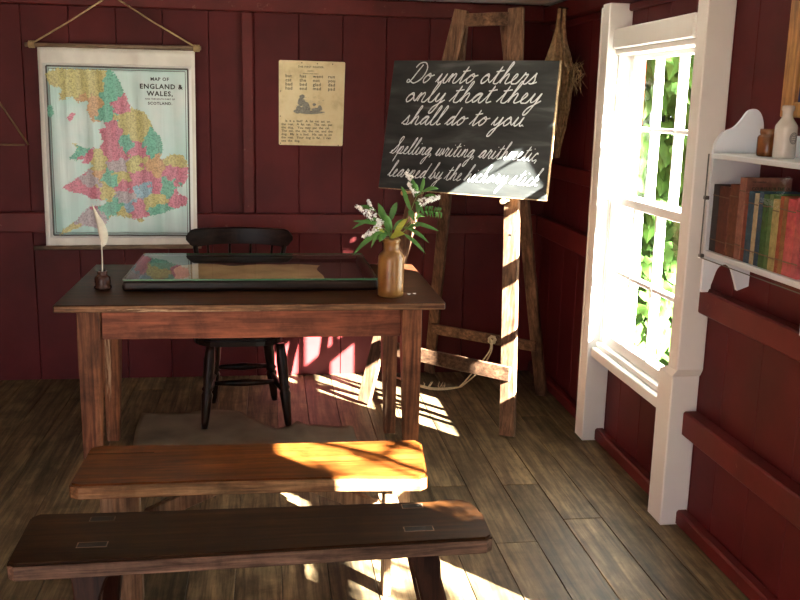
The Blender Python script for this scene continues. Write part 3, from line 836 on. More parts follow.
sprig('sprig of broad dark green leaves rising upright from the vase', [P(390, 225, .02), P(391, 208, .03)],
      [(P(388, 226, .02), P(378, 203, 0), .020), (P(390, 222, .02), P(397, 202, .02), .020), (P(392, 232, .0), P(384, 214, -.03), .018), (P(393, 230), P(405, 219, .01), .016), (P(390, 230, -.02), P(376, 240, -.05), .018), (P(394, 236, -.02), P(401, 225, -.04), .017)], [],
      [(P(393, 238, -.03), P(408, 218, -.05), .018), (P(390, 238, -.03), P(405, 234, -.06), .020), (P(386, 236, -.04), P(374, 228, -.05), .014)])
sprig('tall sprig with white blossoms leaning right in front of the blackboard', [P(402, 228), P(411, 210), P(417, 196), P(424, 193)],
      [(P(411, 212), P(402, 187, .02), .014), (P(409, 210), P(415, 222, -.02), .018), (P(416, 197), P(411, 177, .02), .016), (P(418, 195), P(413, 183, -.02), .013), (P(420, 194), P(424, 177, 0), .013), (P(415, 202), P(424, 215, -.02), .013), (P(422, 192), P(439, 189, .0), .013), (P(418, 199), P(418, 218, -.01), .015), (P(424, 196), P(441, 199, -.02), .011)],
      [(P(418, 203, -.02), P(440, 197, -.03), .020, 90), (P(417, 194), P(408, 183), .016, 55), (P(412, 179), P(405, 172), .014, 34)])
sprig('sprig with long narrow leaves hanging off the right of the vase', [P(403, 232, -.02), P(411, 224, -.03), P(418, 219, -.03)],
      [(P(408, 228, -.02), P(429, 243, -.04), .013), (P(404, 234, -.02), P(426, 254, -.05), .013), (P(413, 222, -.02), P(439, 231, -.04), .013), (P(405, 230), P(420, 226, -.03), .012), (P(415, 220, -.03), P(425, 217, -.02), .010)],
      [])
sprig('sprig ending in a green unopened bud spike on the right', [P(406, 226, .02), P(416, 216, .03), P(426, 211, .02)],
      [(P(426+k*2.6, 211+.3*k), P(428+k*2.6, (206 if q else 217)+.3*k), .007) for k in range(6) for q in (0, 1)] + [(P(404, 228, .02), P(418, 233, 0), .012), (P(408, 205, .02), P(401, 186, .04), .014)], [])
for k, (px, py, w) in enumerate([(409, 294.5, .010), (414.5, 294, .010)]):
    c = atZ(px, py, TZ)
    bm = B()
    vs = [bm.verts.new((c.x+w*math.cos(q*PI/4)*(1 if q % 2 else .6), c.y+w*math.sin(q*PI/4)*(1 if q % 2 else .6), TZ+.001+.002*(q % 2))) for q in range(8)]
    m_ = bm.verts.new((c.x, c.y, TZ+.004))
    for q in range(8): bm.faces.new((m_, vs[q], vs[(q+1) % 8]))
    o = part('fallen_blossom', bm, M['petal'], loc=(c.x, c.y, TZ)); setp(o, ('white fallen petal on the table close beside the vase', 'white fallen petal on the table nearer its right edge')[k], 'petal', 'petals fallen on the table')

# ------------------------------------------------------------------ easel
u = V((.7494, -.6621, 0)); v_ = V((.6621, .7494, 0)); m0 = V((.7965, 4.3765, 0))
def E_(a, b, z): return m0 + u*a + v_*b + V((0, 0, z))
def fv(z): return .128*z
EA = thing('wooden_easel', 'tall grey-brown wooden easel holding the blackboard in the corner', 'easel', tuple(m0))
def ebar(name, a, b, w, d, mat=M['easel'], z=0):
    bm = B(); bar(bm, a, b, d, w, u, .003); return part(name, bm, mat, EA)
def ebarx(name, a, b, w, d): 
    bm = B(); bar(bm, a, b, w, d, v_, .003); return part(name, bm, M['easelx'], EA)
ebar('front_leg', E_(-.418, 0, .012), E_(-.052, fv(2.0), 2.0), .074, .026)
ebar('front_leg', E_(.424, 0, .012), E_(.240, fv(2.0), 2.0), .076, .026)
ebar('rear_leg', E_(-.44, .687, .012), E_(-.07, .29, 1.93), .062, .026)
ebar('rear_leg', E_(.28, .687, .012), E_(.175, .29, 1.93), .062, .026)
zc = .30; 
def lx(z): return -.418+.366*z/2
def rx(z): return .424-.184*z/2
ebarx('cross_bar', E_(lx(.36)+.015, fv(.36)-.022, .325), E_(rx(.31)+.02, fv(.31)-.022, .31), .072, .018)
ebarx('cross_bar', E_(lx(1.95)+.03, fv(1.95), 1.952), E_(rx(1.95)-.03, fv(1.95), 1.952), .06, .02)
ebarx('cross_bar', E_(-.385, .687-.2037*.30-.020, .30), E_(.27, .687-.2037*.30-.020, .30), .058, .016)
for a in (.313, -.24):
    bm = B()
    p = E_(a, fv(1.118)-.012, 1.118)
    tube(bm, [p, p - v_*.05, p - v_*.052, p-v_*.075], [.007, .007, .012, .013], 12); part('peg', bm, M['brassknob'], EA)
bm = B(); p = E_(.335, fv(.955)-.0135, .955); tube(bm, [p, p-v_*.001], .008, 12); part('peg_hole', bm, M['hole'], EA)

# ------------------------------------------------------------------ blackboard with chalk writing
up_ = (V((0, 0, 1)) + v_*.128).normalized(); nf = (v_ - V((0, 0, .128))).normalized()   # nf points away from viewer
bo = E_(.042, fv(1.134)-.0325, 1.134)     # middle of lower edge
BBW = .925; BBH = .628
def bb(a, s, d=0): return bo + u*a + up_*s + nf*d
BBT = thing('blackboard', 'black chalkboard with white cursive writing resting on the easel', 'blackboard', tuple(bo))
bm = B()
lo = [bb(-BBW/2-.006, -.003, 0), bb(BBW/2, 0, 0), bb(BBW/2-.003, BBH, 0), bb(-BBW/2+.022, BBH+.006, 0)]
prism(bm, lo, nf*.017); bmesh.ops.bevel(bm, geom=bm.edges[:], offset=.0015, segments=1, affect='EDGES'); part('panel', bm, M['board'], BBT)
M['tanedge'] = wood('raw_board_edge', (.30, .20, .10), (.52, .36, .20), 'X', 2, .6)
bm = B(); prism(bm, [bb(-BBW/2-.006, -.0075, .0005), bb(BBW/2, -.0045, .0005), bb(BBW/2, -.0002, .0005), bb(-BBW/2-.006, -.0032, .0005)], nf*.016)
prism(bm, [bb(BBW/2+.0002, -.0045, .0005), bb(BBW/2+.004, -.0045, .0005), bb(BBW/2+.0015, BBH, .0005), bb(BBW/2-.0025, BBH, .0005)], nf*.016)
part('raw_edge', bm, M['tanedge'], BBT)
G = {
 'a': (1.25, [[(0,.1),(.45,.75),(.85,.95),(.5,.97),(.2,.5),(.35,.03),(.68,.3),(.92,.95),(.86,.3),(1.0,.0),(1.25,.15)]]),
 'd': (1.35, [[(0,.1),(.45,.75),(.85,.95),(.5,.97),(.2,.5),(.35,.03),(.68,.3),(.92,1.2),(1.0,2.05),(.88,.8),(.88,.2),(1.05,.0),(1.35,.15)]]),
 'g': (1.30, [[(0,.1),(.45,.75),(.85,.95),(.5,.97),(.2,.5),(.35,.03),(.68,.3),(.92,.95),(.82,-.2),(.6,-1.1),(.3,-1.15),(.35,-.6),(.9,-.1),(1.3,.25)]]),
 'o': (1.15, [[(.30,.75),(.55,1.0),(.28,.80),(.12,.38),(.32,.0),(.66,.22),(.78,.65),(.56,1.0),(.42,.86),(.68,.72),(1.15,.85)]]),
 'u': (1.25, [[(0,.1),(.28,1),(.22,.3),(.42,0),(.72,.3),(.92,1),(.86,.3),(1.0,0),(1.25,.15)]]),
 'n': (1.2, [[(0,.1),(.2,.85),(.33,.95),(.3,.1),(.32,.5),(.6,1),(.78,.85),(.76,.2),(.9,0),(1.2,.15)]]),
 'm': (1.75, [[(0,.1),(.2,.85),(.33,.95),(.3,.1),(.32,.5),(.6,1),(.78,.85),(.74,.1),(.8,.55),(1.08,1),(1.26,.85),(1.24,.2),(1.4,0),(1.75,.15)]]),
 't': (.95, [[(0,.1),(.35,.9),(.5,1.75),(.42,.9),(.42,.2),(.58,0),(.95,.15)], [(.12,1.22),(.5,1.27),(.92,1.36)]]),
 'h': (1.2, [[(0,.1),(.35,1.1),(.55,2.05),(.38,2.15),(.27,1.2),(.22,.05),(.34,.6),(.62,1),(.78,.8),(.76,.2),(.9,0),(1.2,.15)]]),
 'e': (.9, [[(0,.1),(.35,.45),(.52,.82),(.35,1),(.17,.55),(.3,.05),(.55,0),(.9,.25)]]),
 'r': (1.05, [[(0,.1),(.28,.9),(.32,1.15),(.44,.92),(.7,.95),(.62,.3),(.76,0),(1.05,.15)]]),
 's': (1.0, [[(0,.1),(.38,.85),(.46,1.1),(.52,.75),(.68,.3),(.5,0),(.2,.08),(.55,.02),(1.0,.2)]]),
 'l': (.8, [[(0,.1),(.38,1.0),(.6,1.95),(.44,2.2),(.28,1.3),(.28,.25),(.45,0),(.8,.15)]]),
 'y': (1.25, [[(0,.1),(.28,1),(.23,.35),(.42,.05),(.72,.35),(.92,1),(.80,-.2),(.55,-1.1),(.25,-1.15),(.35,-.55),(.85,-.1),(1.25,.25)]]),
 'p': (1.2, [[(0,.1),(.3,1.0),(.22,0),(.15,-1.1),(.28,.3),(.6,1),(.84,.7),(.65,.05),(.38,.05),(.85,0),(1.2,.15)]]),
 'i': (.75, [[(0,.1),(.28,1),(.23,.25),(.42,0),(.75,.15)], [(.40,1.45),(.44,1.52)]]),
 'w': (1.4, [[(0,.1),(.25,1),(.22,.2),(.42,0),(.7,.4),(.76,.95),(.74,.2),(.95,0),(1.18,.5),(1.15,1.0),(1.4,.8)]]),
 'c': (.95, [[(0,.1),(.42,.85),(.72,.82),(.5,1),(.2,.5),(.38,0),(.65,.03),(.95,.2)]]),
 'b': (1.1, [[(0,.1),(.35,1.1),(.55,2.05),(.38,2.15),(.27,1.2),(.25,.15),(.5,0),(.75,.45),(.62,.92),(.75,.72),(1.1,.75)]]),
 'k': (1.15, [[(0,.1),(.35,1.1),(.55,2.05),(.38,2.15),(.27,1.2),(.22,.05),(.34,.6),(.65,1),(.66,.7),(.38,.52),(.65,.15),(.85,0),(1.15,.15)]]),
 'S': (1.35, [[(0,.0),(.45,.45),(1.05,1.5),(1.2,2.15),(.95,2.3),(.72,1.8),(1.0,1.1),(1.05,.4),(.7,-.02),(.25,.1),(.2,.45)]]),
 'D': (1.9, [[(1.0,1.95),(.75,1.1),(.45,.12),(.1,.08),(.15,.38),(.6,.1),(1.1,-.03),(1.7,.5),(1.75,1.5),(1.2,2.15),(.55,2.1),(.3,1.65)]]),
 '.': (.4, [[(.1,.0),(.14,.05)]]),
 ',': (.4, [[(.15,.1),(.05,-.3)]]),
 ' ': (.55, []),
}
RC = random.Random(9)
def cursive(bm, s, a0, s0, a1, s1, xh, slant=.55, rad=.0022):
    tot = sum(G[c][0] for c in s)
    k = ((a1-a0))/(tot)               # horizontal scale per unit
    strokes = []; cur = []; x = 0
    for idx, c in enumerate(s):
        adv, sts = G[c]
        if c in ' .,':
            if cur: strokes.append(cur); cur = []
            for st in sts: strokes.append([(x+p, q) for p, q in st])
        else:
            main = [(x+p, q) for p, q in sts[0]]
            if c in 'SD':
                strokes.append(main)
            else:
                cur = (cur[:-1] if cur else cur) + main if cur else main
            for st in sts[1:]: strokes.append([(x+p, q) for p, q in st])
        x += adv
    if cur: strokes.append(cur)
    for st in strokes:
        pts = []
        for p, q in st:
            t = p/tot
            aa = a0 + p*k + slant*q*xh; ss = s0 + (s1-s0)*t + q*xh
            pts.append(V((aa, ss, 0)))
        if len(pts) > 2: pts = spline(pts, 4)
        ring = [bb(p.x, p.y, -.0006) for p in pts]
        # flat chalk ribbon: squashed tube
        left = []; n_ = len(ring)
        for i in range(n_):
            d = (ring[min(i+1, n_-1)] - ring[max(i-1, 0)])
            d = d.normalized() if d.length > 1e-9 else u
            sdir = d.cross(nf).normalized(); w = rad*RC.uniform(.75, 1.15)
            left.append((bm.verts.new(ring[i]-sdir*w+nf*.0004), bm.verts.new(ring[i]-nf*.0006), bm.verts.new(ring[i]+sdir*w+nf*.0004)))
        for A, C_ in zip(left, left[1:]):
            bm.faces.new((A[0], A[1], C_[1], C_[0])); bm.faces.new((A[1], A[2], C_[2], C_[1]))
def su(uu): return uu-.042
def sz(z): return (z-1.134)*math.hypot(1, .128)
for txt, (ua, za), (ub, zb), xh, rad in (
    ('Do unto others', (-.318, 1.655), (.395, 1.652), .045, .0031),
    ('only that they', (-.318, 1.561), (.425, 1.566), .045, .0031),
    ('shall do to you.', (-.322, 1.450), (.365, 1.461), .042, .0028),
    ('Spelling, writing, arithmetic,', (-.375, 1.306), (.445, 1.306), .037, .0022),
    ('learned by the hickory stick', (-.378, 1.191), (.455, 1.194), .037, .0022)):
    bm = B(); cursive(bm, txt, su(ua), sz(za), su(ub), sz(zb), xh, .55, rad); part('chalk_writing', bm, M['chalk'], BBT)

# ------------------------------------------------------------------ rope hanging from the easel's rear bar
bm = B()
k0 = E_(.015, .687-.2037*.30-.045, .305)
g1 = atZ(455, 388, .012); g2 = atZ(430, 389, .012); g3 = atZ(397, 378, .012)
for d in (0, .012):
    q = [k0, k0+V((-.02+d, -.04, -.06)), k0.lerp(g1, .45)+V((d*2, -d, -.05)), k0.lerp(g1, .8)+V((d, 0, -.035)), g1+V((d, d, 0)), g2+V((0, d*2.4, 0)), g3+V((0, d*1.5, 0))]
    tube(bm, spline(q, 6), .0042, 7)
for k in range(7):
    a = k*PI/3.5; tube(bm, spline([k0+V((.012*math.cos(a), -.004, .012*math.sin(a))), k0+V((.02*math.cos(a+.9), -.016, .022*math.sin(a+.9))), k0+V((.014*math.cos(a+2), -.004, .015*math.sin(a+2)))], 4), .0065, 7)
for k in range(12):
    b_ = g2 + V((RC.uniform(-.05, .10), RC.uniform(-.01, .05), 0)); tube(bm, [b_, b_+V((RC.uniform(-.02, .02), RC.uniform(-.01, .02), RC.uniform(.01, .035)))], .0016, 5)
o = part('rope_loop', bm, M['rope'], loc=tuple(g2)); setp(o, 'cream rope knotted to the easel and trailing on the floor', 'rope')

# ------------------------------------------------------------------ wall map
MAPY = WB - .062
def mp_(px, py, d=0.0):
    x = -1.180 + (px-12)/(430-12)*.785; z = 1.806 - (py-15)/575*1.055
    x += (py-15)/575*(-.010); x *= .994; z = 1.55 + (z-1.55)*.994
    rip = .0035*math.sin(x*31) + .0025*math.sin(x*67+z*3) + .002*math.sin(z*9)
    return V((x, MAPY + rip - d, z))
WM = thing('wall_map', 'large hanging map with coloured counties on the back wall', 'map', (-.80, MAPY, .74))
def sheet(x0, y0, x1, y1, d, nx=40, ny=40, th=.0012):
    bm = B(); g = [[bm.verts.new(mp_(x0+(x1-x0)*i/nx, y0+(y1-y0)*j/ny, d)) for i in range(nx+1)] for j in range(ny+1)]
    for j in range(ny):
        for i in range(nx): bm.faces.new((g[j][i], g[j][i+1], g[j+1][i+1], g[j+1][i])).smooth = True
    r = bmesh.ops.extrude_face_region(bm, geom=bm.faces[:])
    for v in r['geom']:
        if isinstance(v, bmesh.types.BMVert): v.co.y += th
    return bm
back = part('backing_cloth', sheet(8, 18, 434, 592, 0), M['cloth'], WM)
pr = part('printed_sheet', sheet(20, 62, 424, 562, .0016), M['paper'], WM)
part('sea', sheet(30, 72, 414, 552, .0028, 40, 40, .0008), M['sea'], pr)
# border lines
bm = B()
def mline(a, b, w, d=.0040):
    a = V((a[0], a[1], 0)); b = V((b[0], b[1], 0)); t = (b-a).normalized(); s = V((-t.y, t.x, 0))*w/2
    n_ = max(1, int((b-a).length/12)); prev = None
    for i in range(n_+1):
        c = a.lerp(b, i/n_); q = (bm.verts.new(mp_(c.x-s.x, c.y-s.y, d)), bm.verts.new(mp_(c.x+s.x, c.y+s.y, d)))
        if prev: bm.faces.new((prev[0], prev[1], q[1], q[0]))
        prev = q
for o_, w in ((0, 4.5), (7, 1.6)):
    a, b, c, d = 30+o_, 70+o_, 414-o_, 554-o_
    mline((a, b), (c, b), w); mline((c, b), (c, d), w); mline((c, d), (a, d), w); mline((a, d), (a, b), w)
# graticule
part('border', bm, M['ink'], pr)
OUT = [(28,92),(60,76),(130,78),(200,78),(215,88),(228,115),(243,150),(255,183),(290,193),(305,213),(318,248),(336,262),(342,295),(332,325),(345,330),(360,314),(400,315),(411,345),(410,380),(395,403),(377,412),(383,430),(408,440),(405,463),(370,475),(330,490),(280,500),(268,506),(235,503),(215,495),(190,498),(165,540),(140,530),(115,525),(70,545),(44,554),(60,535),(95,510),(110,490),(130,470),(170,466),(182,455),(165,450),(140,447),(110,430),(78,425),(60,412),(90,395),(125,368),(147,350),(142,344),(118,342),(122,332),(97,335),(82,330),(105,303),(92,285),(130,300),(165,300),(177,280),(165,245),(186,240),(178,220),(150,225),(135,190),(140,165),(110,170),(95,155),(62,165),(66,130),(36,122)]
SEED = {'cy': [(100,100),(60,110),(165,115),(250,220),(275,255),(265,345),(318,450),(225,495),(95,292),(155,340),(375,330),(80,540),(222,385),(178,425),(60,145)],
 'cp': [(230,170),(188,245),(200,272),(270,300),(215,318),(130,332),(285,368),(270,390),(320,405),(372,370),(228,408),(150,432),(262,478),(385,452),(75,412)],
 'cg': [(205,120),(210,145),(305,282),(240,290),(185,200),(112,312),(190,387),(352,408),(325,478),(200,468),(232,110)],
 'cm': [(222,348),(135,505),(152,386),(232,440),(118,500)], 'co': [(160,380),(315,355),(155,188)], 'cb': [(288,412),(245,470)]}
import bisect
def inside(x, y, poly):
    r = False; j = len(poly)-1
    for i in range(len(poly)):
        xi, yi = poly[i]; xj, yj = poly[j]
        if (yi > y) != (yj > y) and x < (xj-xi)*(y-yi)/(yj-yi)+xi: r = not r
        j = i
    return r
from mathutils import noise as mnoise
keys = list(SEED)
bm = B(); step = 1.9; vc = {}
def gv(i, j):
    if (i, j) not in vc: vc[(i, j)] = bm.verts.new(mp_(24+i*step, 74+j*step, .0044))
    return vc[(i, j)]
ISL = [([(80,215),(95,198),(103,203),(90,226)], 'cp'), ([(30,180),(42,180),(46,205),(34,216),(28,205)], 'cg'), ([(262,506),(278,502),(284,510),(270,516)], 'cy')]
for j in range(int(486/step)):
    for i in range(int(395/step)):
        x = 24+(i+.5)*step; y = 74+(j+.5)*step
        w1 = mnoise.noise(V((x*.06, y*.06, 0))); w2 = mnoise.noise(V((x*.06, y*.06, 9)))
        w3 = mnoise.noise(V((x*.2, y*.2, 3))); w4 = mnoise.noise(V((x*.2, y*.2, 5)))
        key = None
        for poly, kk in ISL:
            if inside(x+w3*3, y+w4*3, poly): key = kk
        if key is None and inside(x+w3*6, y+w4*6, OUT):
            key = min(((sx-x-w1*16-w3*5)**2+(sy-y-w2*16-w4*5)**2, kk) for kk in keys for sx, sy in SEED[kk])[1]
        if key:
            f = bm.faces.new((gv(i, j), gv(i+1, j), gv(i+1, j+1), gv(i, j+1))); f.material_index = keys.index(key); f.smooth = True
part('land', bm, [M[k] for k in keys], pr)
bm = B()
def map_text(s, px, py, size):
    def xf(c): return mp_(px + c.x, py - c.y, .0050 + c.z)
    text_into(bm, s, size, xf, .0001, 'CENTER', 1.15, .025)
map_text('MAP OF', 336, 104, 13); map_text('ENGLAND &', 340, 127, 19); map_text('WALES,', 336, 147, 19); map_text('AND THE SOUTH PART OF', 336, 158, 6); map_text('SCOTLAND.', 336, 172, 11)
part('title_lettering', bm, M['black'], pr)
bm = B(); tube(bm, [(-1.238, MAPY-.002, 1.806), (-.352, MAPY-.002, 1.814)], .011, 14); rt = part('top_rod', bm, M['rod'], WM)
bm = B(); tube(bm, [(-1.253, MAPY-.002, .752), (-.374, MAPY-.002, .762)], .012, 14); part('bottom_rod', bm, M['rod'], WM)
bm = B()
apex = V((-.80, WB-.074, 2.066))
for s, xr in ((-1, -1.205), (1, -.375)):
    e = V((xr, MAPY-.004, 1.812+(.004 if s > 0 else 0)))
    tube(bm, [e, e.lerp(apex, .5)-V((0, 0, .006)), apex], .0045, 7)
    for q in range(4):
        ring = [(xr+(q-1.5)*.008, MAPY-.002+.0155*math.cos(t), e.z-.003+.0155*math.sin(t)) for t in [2*PI*k/12 for k in range(13)]]
        tube(bm, ring, .004, 6)
part('hanging_cord', bm, M['cord'], WM)
# ------------------------------------------------------------------ reading card
CY = WB - .0004
RCd = thing('reading_card', 'aged cream spelling card with printed words pinned to the wall', 'poster', (.232, CY, 1.31))
bm = B(); pts = []
for cx, cz, a0 in ((.405, 1.758, 0), (.062, 1.760, 90), (.060, 1.324, 180), (.394, 1.322, 270)):
    for k in range(4): a = math.radians(a0+30*k); pts.append((cx+.008*math.cos(a), CY, cz+.008*math.sin(a)))
prism(bm, pts, (0, -.0035, 0)); card = part('card', bm, M['card'], RCd)
cpos = lambda px, py: V((.055 + (px-50)/(752-50)*.355 - (py-30)/1000*.004, CY-.0042, 1.768 - (py-30)/963*.447 ))
def c_text(bm, s, px, py, size, align='LEFT', sp=1.0):
    def xf(c): q = cpos(px + c.x, py - c.y); return V((q.x, q.y - c.z*.3, q.z))
    text_into(bm, s, size, xf, .0005, align, sp)
bm = B()
c_text(bm, 'THE FIRST READER.', 392, 110, 30, 'CENTER', 1.1); c_text(bm, 'LESSON I.', 390, 152, 18, 'CENTER'); c_text(bm, 'Words of three letters', 388, 182, 18, 'CENTER')
for r_, row in enumerate((('bat', 'has', 'went', 'run'), ('cat', 'the', 'not', 'you'), ('bad', 'bed', 'glad', 'dad'), ('had', 'end', 'mad', 'pad'))):
    for c_, w in enumerate(row): c_text(bm, w, (118, 270, 412, 575)[c_], 222+47*r_, 50, sp=1.1)
for r_, ln in enumerate(('    Is  it  a  bad?   A  fat  rat  sat  on', 'the  mat.   A  fat  cat.   The  cat,  pat', 'the  dog.    You  may  pat  the  cat.', 'The  cat,  the  rat,  the  rat,  and  the', 'dog.   My  is  a  bad.   His  cat  is  on', 'the  mat.   Your  dog  is  fat.   I  can', 'see  the  dog.')):
    c_text(bm, ln, 78, 735+38.5*r_, 37, sp=1.0)
part('printed_words', bm, M['black'], card)
# small engraving: two animals on a mat (grey line work)
bm = B()
def blob(px, py, rx_, ry_, n=14, d=0):
    c = cpos(px, py); vs = []
    for k in range(n):
        a = 2*PI*k/n; q = cpos(px+rx_*math.cos(a)*(1+.15*math.sin(3*a+px)), py+ry_*math.sin(a)*(1+.12*math.cos(4*a))); q.y -= d; vs.append(bm.verts.new(q))
    bm.faces.new(vs)
for i_, (x_, y_, a_, b_) in enumerate([(300, 440, 30, 22), (290, 500, 42, 48), (345, 555, 40, 50), (265, 580, 34, 36), (455, 590, 58, 22), (430, 530, 20, 16), (490, 570, 26, 32), (380, 620, 160, 20), (250, 610, 40, 26), (330, 590, 60, 40)]): blob(x_, y_, a_, b_, 14, .00005*i_)
for k in range(46):
    x_ = R.uniform(215, 540); y_ = R.uniform(430, 640) if x_ < 390 else R.uniform(425, 640)
    a = cpos(x_, y_); b_ = cpos(x_+R.uniform(10, 40), y_+R.uniform(-14, 14)); a.y -= .0004; b_.y -= .0004
    w_ = V((0, 0, .0007)); bm.faces.new([bm.verts.new(p) for p in (a-w_, b_-w_*.3, b_+w_*.3, a+w_)])
M['engrave'] = paint('engraving_grey', (.26, .25, .21), .8, .5, 160)
part('engraving', bm, M['engrave'], card)
for px, py in ((292, 55), (458, 62), (622, 62), (68, 382), (66, 670), (68, 985), (695, 1000)):
    q = cpos(px, py); bm = B(); lathe(bm, (0, 0, 0), [(.003, 0), (.003, .002), (.0015, .003)], 10)
    for v in bm.verts: v.co = V((v.co.x+q.x, q.y+.001-v.co.z, v.co.y+q.z))
    part('nail_head', bm, M['nail'], RCd)

# thin triangle outline on the wall, left edge
bm = B()
TY = WB - .0052
p1 = atY(28.5, 145, TY); p0 = atY(-28, 62, TY); p2 = V((p0.x*2-p1.x, TY, p1.z-.002))
for a, b in ((p1, p0), (p0, p2), (p2, p1+V((-.02, 0, 0)))): tube(bm, [a, b], .005, 8)
o = part('triangle_rod', bm, M['brass'], loc=tuple(p1)); setp(o, 'thin brown metal triangle hanging on the wall left of the map', 'triangle')

# ------------------------------------------------------------------ dried bundle by the corner
RB = random.Random(21)
bm = B()
top_ = V((1.462, 4.72, 2.035))
def bw(k):   # half widths along the length: left, right
    L_ = [(0, .015), (.13, .03), (.26, .09), (.42, .16), (.58, .14), (.75, .11), (.9, .075), (1, .045)]
    for (a, x0), (b, x1) in zip(L_, L_[1:]):
        if a <= k <= b: return x0+(x1-x0)*(k-a)/(b-a)
    return .03
for q in range(380):
    ph = RB.uniform(-1, 1); ph2 = RB.uniform(-1, 1); k0_ = RB.choice([0, 0, 0, RB.uniform(.2, .6)]); k1_ = min(1, k0_+RB.uniform(.35, 1.0))
    pts = []
    for s in range(8):
        k = k0_+(k1_-k0_)*s/7
        w = bw(k)
        if k < .25: w = w*.5; sgn = .012 if ph > 0 else -.012
        else: sgn = 0
        pts.append(V((min(1.535, top_.x - .012*k + sgn + w*(ph*.55) + RB.uniform(-1, 1)*.010*k), top_.y + w*(ph*.55+ph2*.6) - .02*k + RB.uniform(-1, 1)*.012*k, top_.z - .74*k)))
    tube(bm, pts, RB.uniform(.003, .0075), 5)
for q in range(46):   # ragged tuft
    b_ = V((1.50+RB.uniform(-.02, .03), 4.66+RB.uniform(-.06, .05), 1.74+RB.uniform(-.06, .03)))
    tube(bm, [b_, b_+V((RB.uniform(-.01, .03), RB.uniform(-.06, .0), RB.uniform(-.05, .04))), b_+V((RB.uniform(.0, .04), RB.uniform(-.12, 0), RB.uniform(-.12, .06)))], [.002, .0015, .0007], 5)
for v in bm.verts: v.co.x = min(v.co.x, 1.562)
o = part('dried_fibre_bundle', bm, M['dry'], loc=(1.46, 4.72, 1.3)); setp(o, 'ragged bundle of dried brown fibre hanging in the corner behind the blackboard', 'dried bundle')
bm = B(); tube(bm, [(1.50, 4.72, 2.037), (1.445, 4.72, 2.043)], .003, 8); o = part('hanging_nail', bm, M['nail'], loc=(1.47, 4.72, 2.04)); setp(o, 'nail in the red beam that the dried bundle hangs from', 'nail')

# ------------------------------------------------------------------ wall shelf
SX0, SX1 = 1.40, 1.566; SYF, SYN = 2.845, 2.235
SH = thing('wall_shelf', 'pale blue-white wall shelf with scalloped ends and glass front', 'shelf', (1.48, 2.55, .97))
def endpanel(y0, y1):
    prof = [(1.402, 1.425)] + [tuple(p[:2]) for p in spline([(1.402, 1.425, 0), (1.408, 1.455, 0), (1.43, 1.485, 0), (1.465, 1.500, 0), (1.488, 1.525, 0), (1.508, 1.552, 0), (1.532, 1.558, 0), (1.553, 1.540, 0), (1.564, 1.50, 0), (1.566, 1.42, 0)], 4)][1:]
    prof += [(1.566, .985), (1.527, .970)] + [tuple(p[:2]) for p in spline([(1.527, .970, 0), (1.513, 1.01, 0), (1.498, 1.045, 0), (1.475, 1.058, 0), (1.452, 1.045, 0), (1.437, 1.00, 0), (1.425, .966, 0)], 4)][1:]
    prof += [(1.402, .966)]
    bm = B(); prism(bm, [(x, y0, z) for x, z in prof], (0, y1-y0, 0)); part('end_panel', bm, M['shelfwhite'], SH)
endpanel(SYF-.014, SYF); endpanel(SYN, SYN+.014)
bm = B(); box(bm, (1.400, SYN+.0145, 1.088), (SX1, SYF-.0145, 1.106), .002); part('shelf_board', bm, M['shelfwhite'], SH)
bm = B(); box(bm, (1.396, SYN+.0145, 1.402), (SX1, SYF-.0145, 1.419), .002); part('shelf_board', bm, M['shelfwhite'], SH)
bm = B(); box(bm, (1.556, SYN+.0145, 1.4195), (SX1, SYF-.0145, 1.482), .002); part('back_rail', bm, M['shelfwhite'], SH)
bm = B(); bmesh.ops.create_grid(bm, x_segments=1, y_segments=1, size=.5)
for v in bm.verts: v.co = V((1.3935, (SYF+SYN)/2+v.co.x*(SYF-SYN), 1.248+v.co.y*.335))
gf = part('glass_front', bm, M['shelfglass'], SH)
bm = B(); box(bm, (1.391, SYN, 1.0785), (1.3955, SYF, 1.0805)); box(bm, (1.391, SYF-.001, 1.0805), (1.3955, SYF+.001, 1.415)); part('glass_edge', bm, M['ink'], gf)
for z in (1.275, 1.086):
    bm = B(); box(bm, (1.388, SYF-.012, z-.006), (1.404, SYF+.004, z+.006), .002); part('clip', bm, M['nail'], gf)
# books
def book(name_label, y0, y1, ztop, depth, cover, x0=1.412, lean=0.0, ztilt=0):
    zb = 1.1066
    bk = thing('book', name_label, 'book', (x0, (y0+y1)/2, zb), 'old books on the wall shelf')
    t = .0022; a, b = min(y0, y1), max(y0, y1)
    bm = B()
    box(bm, (x0, a, zb), (x0+depth, a+t, ztop), .0006); box(bm, (x0, b-t, zb), (x0+depth, b, ztop), .0006)
    box(bm, (x0-.001, a+.0003, zb), (x0+.0025, b-.0003, ztop), .0012)
    part('cover', bm, cover, bk)
    bm = B(); box(bm, (x0+.0027, a+t+.0002, zb+.003), (x0+depth-.004, b-t-.0002, ztop-.004)); part('pages', bm, M['pages'], bk)
    for z in (.18, .84):
        bm = B(); zz = zb+(ztop-zb)*z; box(bm, (x0-.0022, a+.001, zz-.0016), (x0-.0009, b-.001, zz+.0016))
        part('spine_band', bm, M['bookband'], bk)
    return bk
M['bookband'] = paint('dull_gilt_band', (.13, .075, .035), .5, .3, 60)
def bc(n, c, wr=None): return paint('cover_'+n, tuple(min(.8, k*.95) for k in c), .6, .35, 40, .3, (wr, 30, .64) if wr else None)
SPX = 1.412
def yat(px): return atX(px, 218, SPX).y
